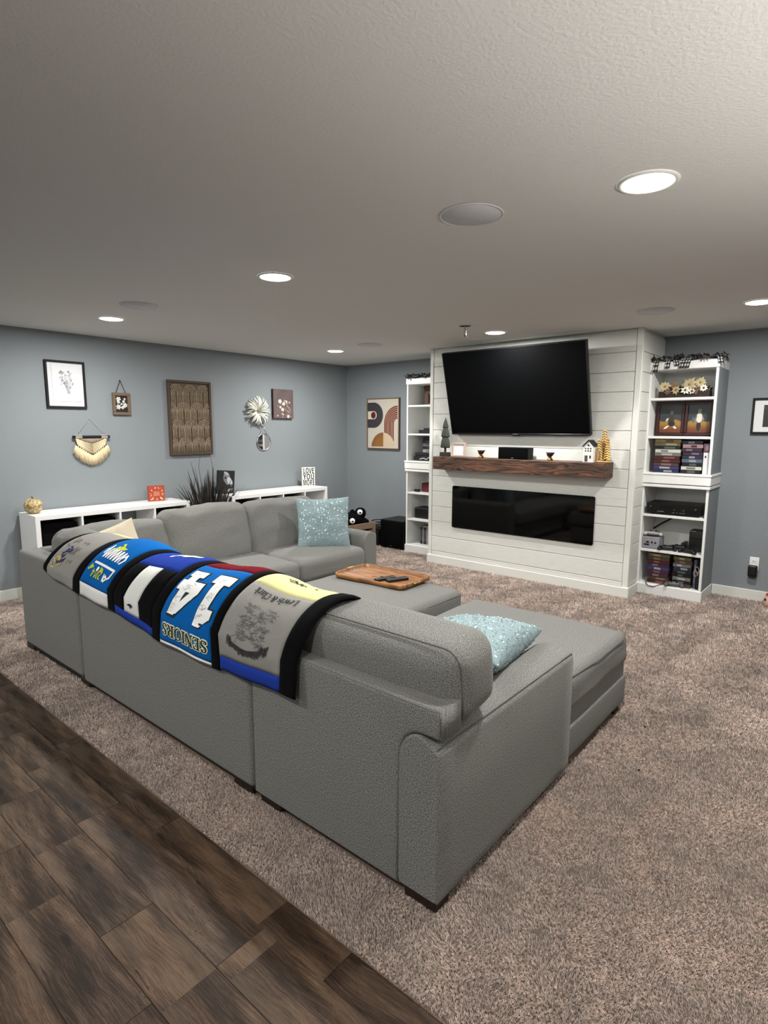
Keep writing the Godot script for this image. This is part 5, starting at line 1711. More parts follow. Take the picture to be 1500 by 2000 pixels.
# ------------------------------------------------------------------ low cube shelves along the picture wall
func cube_shelves():
	for u in 2:
		var zc: float = [-2.59, -4.61][u]
		var t := thing("cube_shelf", ["long white cube shelf under the macrame, behind the left of the sofa", "long white cube shelf nearer the far corner, carrying the lettered sign"][u], "shelf", Vector3(WALL_X + 0.018, 0, zc), PI / 2, "long white cube shelves by the picture wall")
		var L := 1.49
		var H := 0.80
		var D := 0.385
		var m: Material = M.shelf_white
		part(t, "top", box2(Vector3(-L / 2, H - 0.042, 0), Vector3(L / 2, H, D), 0.002), m)
		part(t, "bottom", box2(Vector3(-L / 2, 0, 0), Vector3(L / 2, 0.04, D), 0.002), m)
		for k in [-1.0, 1.0]:
			part(t, "side_panel", box2(Vector3(k * L / 2 - k * 0.04, 0.04, 0), Vector3(k * L / 2, H - 0.042, D), 0.002), m)
		part(t, "shelf", box2(Vector3(-L / 2 + 0.04, 0.392, 0), Vector3(L / 2 - 0.04, 0.41, D), 0.001), m)
		for k in 3:
			var x := -L / 2 + 0.04 + (L - 0.08) * (k + 1) / 4.0
			for j in 2:
				part(t, "divider", box2(Vector3(x - 0.009, 0.04 if j == 0 else 0.41, 0), Vector3(x + 0.009, 0.392 if j == 0 else H - 0.042, D), 0.001), m)
		for k in 4:
			if (u == 0 and k == 2) or (u == 1 and k == 3):
				continue
			var x := -L / 2 + 0.04 + (L - 0.08) * (k + 0.5) / 4.0
			var p := Vector3(WALL_X + 0.018, 0.411, zc) + Basis(Vector3.UP, PI / 2) * Vector3(x, 0, 0)
			var ord: String = ["first", "second", "third", "last"][k]
			var b := thing("storage_bin", "black fabric bin in the %s upper cubby of the shelf %s" % [ord, ["under the macrame" if k < 2 else "beside the grass plant", "nearer the far corner"][u]], "storage bin", p, PI / 2, "black storage bins in the cube shelves")
			part(b, "bin_body", rbox2(Vector3(-0.15, 0, 0.02), Vector3(0.15, 0.30, 0.335), 0.012, 2, 2), fabric("bin_cloth", Color(0.05, 0.05, 0.055), 0.2, 0.2, 5.0, 0.05, 66))
			part(b, "pull_loop", tubed([Vector3(-0.03, 0.21, 0.337), Vector3(-0.02, 0.195, 0.348), Vector3(0.02, 0.195, 0.348), Vector3(0.03, 0.21, 0.337)], 0.004, 5), M.black_matt)

func shelf_top_items():
	var y := 0.8005
	# pumpkin
	var t := thing("pumpkin", "small cream and gold pumpkin on the near end of the cube shelf", "pumpkin", Vector3(-5.70, y, -1.905))
	var pm := mat("pumpkin_gold", Color(0.84, 0.77, 0.60), 0.45)
	pm.albedo_texture = noise_tex(81, 0.012, Color(0.62, 0.55, 0.42), Color(1, 1, 1), 256, 3)
	tri_map(pm, 9.0)
	for i in 9:
		var a := TAU * i / 9
		var s := st0()
		var pts := []
		var rad := []
		for k in 11:
			var b := PI * k / 10.0
			pts.append(Vector3(cos(a) * (0.012 + 0.036 * sin(b)), 0.068 - 0.056 * cos(b), sin(a) * (0.012 + 0.036 * sin(b))))
			rad.append(0.010 + 0.018 * sin(b))
		tube(s, pts, rad, 8)
		part(t, "lobe", done(s), pm)
	part(t, "stem", tubed([Vector3(0, 0.115, 0), Vector3(0.003, 0.135, 0), Vector3(-0.004, 0.155, 0.004)], [0.012, 0.008, 0.006], 7), mat("stem_grey", Color(0.36, 0.32, 0.27), 0.8))
	# orange block sign
	t = thing("block_sign", "square rust orange block sign with pale leaves on the cube shelf", "sign", Vector3(-5.74, y, -3.09), PI / 2 - 0.25)
	part(t, "block", box2(Vector3(-0.082, 0, -0.02), Vector3(0.082, 0.162, 0.02), 0.002), mat("sign_rust", Color(0.62, 0.25, 0.15), 0.7))
	var im := Image.create(128, 128, false, Image.FORMAT_RGB8)
	im.fill(Color(0.66, 0.27, 0.17))
	var r := RandomNumberGenerator.new()
	r.seed = 6
	for i in 26:
		var a := TAU * i / 26
		paint_petal(im, Vector2(64, 64) + Vector2.from_angle(a) * 42, a + r.randf_range(-0.8, 0.8), 16, 3.5, [Color(0.93, 0.78, 0.62), Color(0.88, 0.52, 0.36), Color(0.50, 0.16, 0.12)][i % 3])
	paint_petal(im, Vector2(14, 116), -0.5, 26, 5, Color(0.95, 0.82, 0.66))
	paint_petal(im, Vector2(114, 116), -2.6, 26, 5, Color(0.95, 0.82, 0.66))
	for j in 3:
		var l := []
		for i in 12:
			l.append(Vector2(40 + i * 4.2, 52 + j * 13 + 3 * sin(i * 1.9 + j)))
		paint_line(im, l, 1.4, Color(0.93, 0.75, 0.62))
	part(t, "print", face(0.158, 0.158, 0.0212), img_mat("rust_print", im, 0.7), Transform3D(Basis(), Vector3(0, 0.081, 0)))
	# black and white portrait card
	im = Image.create(110, 140, false, Image.FORMAT_RGB8)
	im.fill(Color(0.07, 0.07, 0.08))
	paint_petal(im, Vector2(48, 14), 1.2, 80, 24, Color(0.45, 0.45, 0.46))
	paint_petal(im, Vector2(40, 6), 0.5, 40, 10, Color(0.62, 0.62, 0.63))
	paint_petal(im, Vector2(68, 40), 1.1, 60, 16, Color(0.72, 0.72, 0.73))
	paint_disc(im, Vector2(50, 42), 7, Color(0.10, 0.10, 0.11))
	paint_line(im, [Vector2(44, 108), Vector2(60, 96), Vector2(80, 88), Vector2(98, 86)], 4.0, Color(0.05, 0.05, 0.05))
	paint_petal(im, Vector2(62, 126), -0.4, 44, 8, Color(0.55, 0.55, 0.56))
	t = thing("picture_panel", "black panel with a pale grey painted face leaning behind the plant", "picture", Vector3(-5.76, y, -3.955), PI / 2 - 0.05)
	t.rotation.z = -0.08
	part(t, "panel", box2(Vector3(-0.115, 0, -0.016), Vector3(0.115, 0.272, 0.0), 0.002), M.black_matt)
	part(t, "picture", face(0.215, 0.258, 0.0012), img_mat("grey_face", im, 0.5), Transform3D(Basis(), Vector3(0, 0.136, 0)))
	# lettered sign
	t = thing("letter_sign", "white block sign reading LOVE YOU MORE on the far cube shelf", "sign", Vector3(-5.72, y, -5.225), PI / 2 - 0.45)
	part(t, "block", box2(Vector3(-0.088, 0, -0.035), Vector3(0.088, 0.25, 0.0), 0.003), mat("sign_white", Color(0.92, 0.92, 0.88), 0.6))
	for i in 3:
		var tm := text_mesh(["LOVE", "YOU", "MORE"][i], 0.078, 0.001, "Droid Sans", 700)
		part(t, "lettering", tm, mat("sign_ink", Color(0.10, 0.10, 0.09), 0.8), Transform3D(Basis.from_scale(Vector3([0.80, 0.95, 0.72][i], 1.35, 1)), Vector3(0, 0.203 - 0.078 * i, 0.0008)))

func plant():
	var t := thing("grass_plant", "dark brown ornamental grass in the gap between the cube shelves", "plant", Vector3(-5.58, 0, -3.60))
	part(t, "pot", lathed([Vector2(0, 0), Vector2(0.13, 0), Vector2(0.155, 0.30), Vector2(0.16, 0.32), Vector2(0.145, 0.32), Vector2(0.14, 0.29), Vector2(0, 0.29)], 28), mat("pot_black", Color(0.06, 0.055, 0.05), 0.5))
	var r := RandomNumberGenerator.new()
	r.seed = 15
	var tints := [mat("blade_brown", Color(0.20, 0.14, 0.12), 0.75), mat("blade_dark", Color(0.10, 0.085, 0.08), 0.75), mat("blade_green", Color(0.22, 0.22, 0.16), 0.75)]
	for i in 110:
		var a := r.randf() * TAU
		var reach := pow(r.randf(), 0.8) * 0.34
		var h := r.randf_range(0.78, 0.98) - reach * 0.55
		var tip := Vector3(minf(0.28, maxf(-0.24, cos(a) * reach * 0.8)), h + 0.16, sin(a) * reach * 1.25)
		var base := Vector3(cos(a) * 0.05, 0.28, sin(a) * 0.06)
		if i < 10:
			var tp := [Vector3(0.02, 1.11, 0.24), Vector3(0.02, 1.135, 0.185), Vector3(0.0, 1.145, 0.145), Vector3(-0.03, 1.10, -0.045), Vector3(-0.06, 1.13, -0.125), Vector3(0.05, 0.94, 0.40), Vector3(0.10, 0.93, -0.46), Vector3(0.04, 1.03, 0.22), Vector3(0.10, 0.96, -0.26), Vector3(0.10, 0.86, 0.36)]
			tip = tp[i]
		var mid := base.lerp(tip, 0.5) + Vector3(0, 0.10 + reach * 0.2, 0)
		var s := st0()
		var prev := []
		var sd := (tip - base).cross(Vector3.UP)
		sd = (sd.normalized() if sd.length() > 0.02 else Vector3.RIGHT) .rotated(Vector3.UP, r.randf_range(-0.8, 0.8))
		var wd := r.randf_range(0.009, 0.018)
		for k in 8:
			var f := k / 7.0
			var p := base.lerp(mid, f).lerp(mid.lerp(tip, f), f)
			var w := wd * (1.0 - pow(f, 2.2) * 0.9)
			var fold := Vector3(0, 0, 0.35 * w) + (tip - base).cross(sd).normalized() * w * 0.4
			var ring := [p - sd * w, p - fold, p + sd * w, p + fold * 0.2]
			if k > 0:
				for j in 4:
					var jj := (j + 1) % 4
					quad(s, prev[j], prev[jj], ring[jj], ring[j])
			prev = ring
		part(t, "blade", done(s), tints[i % 3])
	for k in 3:
		var z: float = [0.15, 0.03, -0.075][k]
		var pts := []
		for i in 16:
			var f := i / 15.0
			pts.append(Vector3(-0.05 + 0.02 * sin(f * 9.0 + k), 0.3 + [0.90, 0.96, 0.955][k] * f, z + [-0.02, 0.05, -0.07][k] * sin(f * 3.0) * f + 0.016 * sin(f * 14.0 + k * 2)))
		part(t, "twig", tubed(pts, [0.004, 0.004, 0.0038, 0.0036, 0.0035, 0.0034, 0.0033, 0.0032, 0.003, 0.0029, 0.0028, 0.0027, 0.0025, 0.0023, 0.002, 0.0018], 5), mat("twig_grey", Color(0.22, 0.20, 0.19), 0.8))

# ------------------------------------------------------------------ pictures
func wall_at(y: float, z: float) -> Vector3:
	return Vector3(WALL_X + 0.0005, y, z)

func wall_decor():
	var L := PI / 2
	# black frame with pencil flowers
	var t := thing("framed_print", "black framed pencil drawing of flowers on white, highest at the left", "picture", wall_at(1.960, -2.332), L)
	part(t, "frame", frame_mesh(0.356, 0.438, 0.02, 0.024), M.black_matt)
	var im := Image.create(200, 260, false, Image.FORMAT_RGB8)
	im.fill(Color(0.86, 0.86, 0.87))
	var r := RandomNumberGenerator.new()
	r.seed = 3
	for i in 30:
		var p := Vector2(100 + r.randf_range(-45, 40), 90 + r.randf_range(-45, 60))
		var l := [Vector2(108 + r.randf_range(-10, 14), 205), p.lerp(Vector2(108, 205), 0.5) + Vector2(r.randf_range(-12, 12), 0), p]
		paint_line(im, l, 0.9, Color(0.62, 0.62, 0.63))
		paint_petal(im, p, r.randf() * TAU, r.randf_range(6, 14), r.randf_range(1.5, 4), Color(0.52, 0.52, 0.53, 0.5))
	for q in [Vector2(62, 52), Vector2(70, 60), Vector2(54, 62), Vector2(112, 52)]:
		for k in 6:
			paint_petal(im, q, k * 1.05, 10, 2.2, Color(0.5, 0.5, 0.51, 0.6))
	for q in [Vector2(66, 110), Vector2(78, 132), Vector2(90, 152), Vector2(126, 112), Vector2(120, 160), Vector2(132, 138)]:
		for k in 4:
			paint_petal(im, q, r.randf() * TAU, 9, 2.2, Color(0.45, 0.45, 0.46, 0.7))
	part(t, "mat_board", face(0.317, 0.399, 0.010), M.white_paper)
	part(t, "print", face(0.262, 0.345, 0.0135), img_mat("pencil_flowers", im, 0.8), Transform3D(Basis(), Vector3(0.012, 0.016, 0)))
	# small hanging wood frame with white relief flowers
	t = thing("hanging_plaque", "small brown wood plaque of white flowers hung from a chain", "plaque", wall_at(1.798, -2.852), L)
	part(t, "frame", frame_mesh(0.182, 0.222, 0.03, 0.026, 0.004), mat("driftwood", Color(0.43, 0.365, 0.295), 0.85))
	part(t, "panel", box2(Vector3(-0.063, -0.083, 0.002), Vector3(0.063, 0.083, 0.012), 0.001), mat("plaque_dark", Color(0.16, 0.13, 0.12), 0.9))
	var fs := st0(false)
	for q in [[-0.03, 0.048, 0.026], [-0.03, 0.018, 0.018], [-0.032, -0.03, 0.028], [0.022, 0.025, 0.016], [0.036, -0.012, 0.026], [0.01, -0.035, 0.018], [0.0, 0.0, 0.012], [0.034, 0.05, 0.012]]:
		for k in 6:
			var a: float = TAU * k / 6 + q[0] * 40
			cbox(fs, Vector3(q[0] + cos(a) * q[2] * 0.55, q[1] + sin(a) * q[2] * 0.55, 0.014), Vector3(q[2] * 0.8, q[2] * 0.42, 0.005), 0.0015, Basis(Vector3.BACK, a))
	part(t, "flower_relief", done(fs), mat("relief_white", Color(0.92, 0.91, 0.88), 0.8))
	for k in [-1.0, 1.0]:
		var pts := []
		for i in 13:
			pts.append(Vector3(k * 0.05 * (1 - i / 12.0), 0.11 + 0.122 * i / 12.0, 0.008 + 0.003 * (i % 2)))
		part(t, "chain", tubed(pts, 0.0032, 5), mat("chain_dark", Color(0.16, 0.14, 0.12), 0.5, 0.6))
	part(t, "nail", lathed([Vector2(0.006, 0), Vector2(0.006, 0.008), Vector2(0, 0.009)], 10), M.chain_dark, Transform3D(Basis(Vector3.RIGHT, PI / 2), Vector3(0, 0.232, 0)))
	# macrame
	t = thing("macrame_hanging", "cream fringed macrame wall hanging on a black rod", "wall hanging", wall_at(1.472, -2.527), L)
	part(t, "rod", tubed([Vector3(-0.175, 0, 0.03), Vector3(0.175, 0, 0.03)], 0.0135, 12), M.black_matt)
	for k in [-1.0, 1.0]:
		part(t, "cord", tubed([Vector3(k * 0.145, 0.012, 0.03), Vector3(0, 0.18, 0.006)], 0.0018, 5), colm(Color(0.72, 0.69, 0.63)))
		var wr := st0()
		for i in 9:
			tube(wr, [Vector3(k * (0.095 + 0.0068 * i), -0.0165, 0.03), Vector3(k * (0.095 + 0.0068 * i), 0, 0.0465), Vector3(k * (0.095 + 0.0068 * i), 0.0165, 0.03), Vector3(k * (0.095 + 0.0068 * i), 0.0, 0.0135), Vector3(k * (0.095 + 0.0068 * i), -0.0165, 0.03)], 0.0035, 5)
		part(t, "wrapped_yarn", done(wr), mat("white_yarn", Color(0.88, 0.86, 0.82), 0.95))
	var hole := st0(false)
	var dia := st0()
	for row in 7:
		for k in [-1.0, 1.0]:
			tube(dia, [Vector3(k * (0.150 - 0.003 * row), -0.014 - 0.011 * row, 0.024), Vector3(k * 0.075, -0.050 - 0.013 * row, 0.030), Vector3(k * 0.002, -0.075 - 0.014 * row, 0.030)], 0.0058, 6)
	part(t, "knotted_rows", done(dia), M.cream_yarn)
	var up := st0()
	for i in 15:
		var x := -0.098 + 0.014 * i
		tube(up, [Vector3(x, -0.012, 0.026), Vector3(x * 0.98, -0.075 + absf(x) * 0.42, 0.024)], 0.0062, 5)
	part(t, "hanging_cords", done(up), mat("mauve_yarn", Color(0.70, 0.63, 0.57), 0.95))
	for i in 16:
		var x := -0.135 + 0.018 * i
		var y := -0.185 + absf(x) * 0.68
		part(t, "bead_gap", lathed([Vector2(0, 0), Vector2(0.005, 0.003), Vector2(0.005, 0.015), Vector2(0, 0.018)], 8), M.dark_wood_leg, Transform3D(Basis(), Vector3(x, y + 0.002, 0.031)))
	var fr := st0()
	var rr := RandomNumberGenerator.new()
	rr.seed = 8
	for i in 120:
		var x := -0.150 + 0.300 * i / 119.0
		var y := -0.178 + absf(x) * 0.66
		var low := -0.272 + 0.112 * pow(absf(x) / 0.15, 2.0) + rr.randf_range(-0.012, 0.012)
		tube(fr, [Vector3(x, y, 0.026 + rr.randf_range(-0.004, 0.004)), Vector3(x * 1.10, (y + low) / 2, 0.028 + rr.randf_range(-0.006, 0.006)), Vector3(x * 1.18, low, 0.020 + rr.randf_range(-0.008, 0.010))], [0.0042, 0.0046, 0.0022], 5)
	part(t, "fringe", done(fr), M.cream_yarn).set_meta("kind", "stuff")
	# carved wood panel of nested arches
	t = thing("carved_panel", "tall brown carved wood panel of nested arches in the middle of the wall", "wall panel", wall_at(1.667, -3.622), L)
	var w := 0.532
	var h := 0.815
	var cm := mat("carved_wood", Color(0.62, 0.555, 0.465), 0.8)
	cm.albedo_texture = noise_tex(82, 0.02, Color(0.72, 0.70, 0.68), Color(1, 1, 1), 256, 4)
	tri_map(cm, Vector3(14, 2.2, 14))
	part(t, "frame", frame_mesh(w, h, 0.026, 0.035, 0.004), mat("carved_frame", Color(0.29, 0.225, 0.18), 0.75))
	part(t, "backing", box2(Vector3(-w / 2 + 0.02, -h / 2 + 0.02, 0.004), Vector3(w / 2 - 0.02, h / 2 - 0.02, 0.014), 0), mat("carved_back", Color(0.36, 0.305, 0.245), 0.9))
	for row in 4:
		for col in 4:
			var cx := -0.165 + 0.165 * col - (0.0825 if row % 2 == 1 else 0.0)
			if cx > 0.255 or (row % 2 == 0 and col == 3):
				continue
			var ytop := h / 2 - 0.048 - 0.192 * row
			var ylow := maxf(ytop - 0.285, -h / 2 + 0.024)
			var s := st0()
			for ring in 4:
				var rad := 0.076 - 0.0195 * ring
				var pts := [Vector3(cx - rad, ylow, 0.018 + 0.003 * row)]
				for i in 13:
					var a := PI - PI * i / 12.0
					pts.append(Vector3(cx + rad * cos(a), ytop - 0.076 + rad * sin(a), 0.018 + 0.003 * row))
				pts.append(Vector3(cx + rad, ylow, 0.018 + 0.003 * row))
				var cut := []
				for p in pts:
					if absf(p.x) < w / 2 - 0.028:
						cut.append(p)
				if cut.size() > 1:
					tube(s, cut, 0.0068, 6)
			if row > 0:
				var poly := PackedVector2Array()
				for i in 13:
					var a := PI * i / 12.0
					poly.append(Vector2(clampf(cx + 0.082 * cos(a), -w / 2 + 0.027, w / 2 - 0.027), ytop - 0.076 + 0.082 * sin(a)))
				poly.append(Vector2(clampf(cx - 0.082, -w / 2 + 0.027, w / 2 - 0.027), ylow))
				poly.append(Vector2(clampf(cx + 0.082, -w / 2 + 0.027, w / 2 - 0.027), ylow))
				part(t, "arch_ground", prismed(poly, 0.012, 0.0135 + 0.003 * row), M.carved_back)
			part(t, "arch", done(s), cm)
	# cotton or raffia burst
	t = thing("feather_flower", "white feathery flower wreath with a small tan heart on the wall", "wall decoration", wall_at(1.770, -4.545), L)
	var fm := mat("feather_white", Color(0.90, 0.90, 0.86), 0.95)
	r.seed = 31
	for i in 90:
		var a := TAU * i / 90 * 2.0 + r.randf_range(-0.14, 0.14)
		var l := r.randf_range(0.125, 0.165)
		var lift := r.randf_range(0.015, 0.085)
		var dir := Vector3(cos(a), sin(a), 0)
		var s := st0()
		var pts := []
		var rad := []
		for k in 6:
			var f := k / 5.0
			pts.append(dir * (0.018 + l * f) + Vector3(-dir.y, dir.x, 0) * 0.02 * sin(f * 3.0 + i) * f + Vector3(0, 0, 0.012 + lift * sin(PI * f * 0.75)))
			rad.append(0.004 + 0.0095 * sin(PI * clampf(f * 0.95, 0, 1)))
		tube(s, pts, rad, 6, 0.45)
		part(t, "petal", done(s), fm)
	part(t, "heart", prismed(PackedVector2Array([Vector2(0, -0.026), Vector2(0.026, 0.004), Vector2(0.022, 0.018), Vector2(0.010, 0.020), Vector2(0, 0.012), Vector2(-0.010, 0.020), Vector2(-0.022, 0.018), Vector2(-0.026, 0.004)]), 0.045, 0.062), mat("heart_tan", Color(0.50, 0.46, 0.36), 0.8))
	part(t, "hub", lathed([Vector2(0.022, 0), Vector2(0.02, 0.045), Vector2(0, 0.046)], 12), fm, Transform3D(Basis(Vector3.RIGHT, PI / 2), Vector3.ZERO))
	# canvas of a still life
	t = thing("canvas_print", "dark brown canvas of pale blossoms right of the white feather flower", "picture", wall_at(1.868, -4.945), L)
	im = Image.create(130, 150, false, Image.FORMAT_RGB8)
	for y in 150:
		for x in 130:
			im.set_pixel(x, y, Color(0.36, 0.31, 0.30).lerp(Color(0.40, 0.33, 0.34), 0.5 + 0.5 * sin(x * 0.07 + y * 0.05)))
	for i in 46:
		var p := Vector2(r.randf_range(25, 115), r.randf_range(55, 145))
		paint_petal(im, p, r.randf() * TAU, r.randf_range(6, 16), r.randf_range(2, 5), [Color(0.62, 0.52, 0.45), Color(0.50, 0.42, 0.36), Color(0.75, 0.66, 0.60), Color(0.46, 0.38, 0.40)][i % 4])
	for q in [[42, 62, 11], [66, 74, 9], [84, 62, 6], [58, 104, 9], [95, 140, 8], [44, 92, 6]]:
		for k in 5:
			paint_petal(im, Vector2(q[0], q[1]), k * 1.25, q[2], q[2] * 0.45, Color(0.90, 0.84, 0.78))
	part(t, "canvas", box2(Vector3(-0.164, -0.182, 0), Vector3(0.164, 0.182, 0.036), 0.003), mat("canvas_edge", Color(0.20, 0.165, 0.165), 0.85))
	part(t, "print", face(0.326, 0.362, 0.0372), img_mat("blossoms", im, 0.75))
	# round half mirror on a chain
	t = thing("round_mirror", "small round mirror split by a white bar, hanging on a thin chain", "mirror", wall_at(1.388, -4.637), L)
	part(t, "rim", lathed([Vector2(0.098, 0), Vector2(0.1075, 0.0), Vector2(0.1075, 0.014), Vector2(0.098, 0.016), Vector2(0.098, 0)], 40), M.steel, Transform3D(Basis(Vector3.RIGHT, PI / 2), Vector3.ZERO))
	for k in 2:
		var poly := PackedVector2Array()
		for i in 17:
			var a := PI / 2 + PI * i / 16.0 + (PI if k == 1 else 0.0)
			poly.append(Vector2(0.098 * cos(a) + (0.004 if k == 1 else -0.004), 0.098 * sin(a)))
		part(t, ["mirror_half", "grey_half"][k], prismed(poly, 0.002, 0.010), [mat("mirror_silver", Color(0.85, 0.86, 0.86), 0.03, 1.0), mat("mirror_grey", Color(0.48, 0.47, 0.48), 0.6)][k])
	part(t, "divider", box2(Vector3(-0.005, -0.1, 0.004), Vector3(0.005, 0.1, 0.014), 0.001), M.trim_white)
	for k in [-1.0, 1.0]:
		part(t, "chain", tubed([Vector3(k * 0.058, 0.092, 0.008), Vector3(0, 0.198, 0.006)], 0.002, 5), M.steel)
	# framed abstract art on the far wall
	t = thing("abstract_art", "framed abstract of a dark disc, rust arches and ochre half circle", "picture", Vector3(-5.199, 1.626, WALL_Z + 0.0005))
	var aw := 0.575
	var ah := 0.688
	im = Image.create(270, 324, false, Image.FORMAT_RGB8)
	for y in 324:
		for x in 270:
			var c := Color(0.77, 0.74, 0.69)
			var p := Vector2(x, y)
			var d := p.distance_to(Vector2(44, 106))
			var dk := absf(y - 106) < 84 and (x < 50 or p.distance_to(Vector2(50, 106)) < 84) and (x < 136)
			if dk:
				c = Color(0.18, 0.165, 0.19).lightened(0.07 if (int(p.distance_to(Vector2(50, 106))) / 7) % 2 == 0 else 0.0)
			if absf(y - 106) < 27 and (x < 50 or p.distance_to(Vector2(52, 106)) < 27):
				c = Color(0.80, 0.77, 0.68)
			if d < 22 + 4 and p.distance_to(Vector2(50, 106)) < 22:
				c = Color(0.34, 0.06, 0.10)
			var da: float = p.distance_to(Vector2(258, 160)) if y < 160 else absf(x - 258.0)
			if da > 30 and da < 116 and x < 259 and y < 250 - absf(x - 150) * 0.0 + maxf(0.0, (x - 142) * 0.55):
				var k := fposmod(da - 30.0, 12.3)
				c = Color(0.20, 0.10, 0.08) if k < 4.6 else Color(0.58, 0.34, 0.28) if k < 9.6 else Color(0.80, 0.66, 0.57)
			var dh := p.distance_to(Vector2(134, 322))
			if dh < 102 and y < 314:
				if x < 138:
					c = Color(0.56, 0.38, 0.15).lerp(Color(0.50, 0.33, 0.18), clampf((dh - 60) / 40.0, 0, 1))
				elif x < 240:
					c = Color(0.70, 0.55, 0.36) if (x % 12) < 3 else Color(0.82, 0.76, 0.66)
			im.set_pixel(x, y, c)
	part(t, "canvas", face(aw - 0.02, ah - 0.02, 0.022), img_mat("abstract", im, 0.85))
	part(t, "frame", frame_mesh(aw, ah, 0.012, 0.036, 0.001), M.oak_frame)
	part(t, "backing", box2(Vector3(-aw / 2 + 0.01, -ah / 2 + 0.01, 0), Vector3(aw / 2 - 0.01, ah / 2 - 0.01, 0.015), 0), M.oak_frame)
	# right hand black frame, cut by the edge of the view
	t = thing("framed_photo", "black frame with wide white mat on the right wall beside the bookcase", "picture", Vector3(-0.66, 1.682, WALL_Z + 0.0005))
	part(t, "frame", frame_mesh(0.46, 0.315, 0.018, 0.028), M.black_matt)
	part(t, "mat_board", face(0.43, 0.285, 0.012), M.white_paper)
	im = Image.create(160, 120, false, Image.FORMAT_RGB8)
	im.fill(Color(0.13, 0.115, 0.09))
	for i in 40:
		paint_disc(im, Vector2(r.randf() * 160, r.randf() * 120), r.randf_range(2, 7), Color(0.10, 0.09, 0.07).lerp(Color(0.24, 0.21, 0.17), r.randf()))
	paint_petal(im, Vector2(62, 40), 1.57, 90, 26, Color(0.20, 0.20, 0.18))
	paint_disc(im, Vector2(60, 40), 16, Color(0.36, 0.29, 0.26), 1.3)
	part(t, "photo", face(0.285, 0.192, 0.0132), img_mat("dark_photo", im, 0.5))

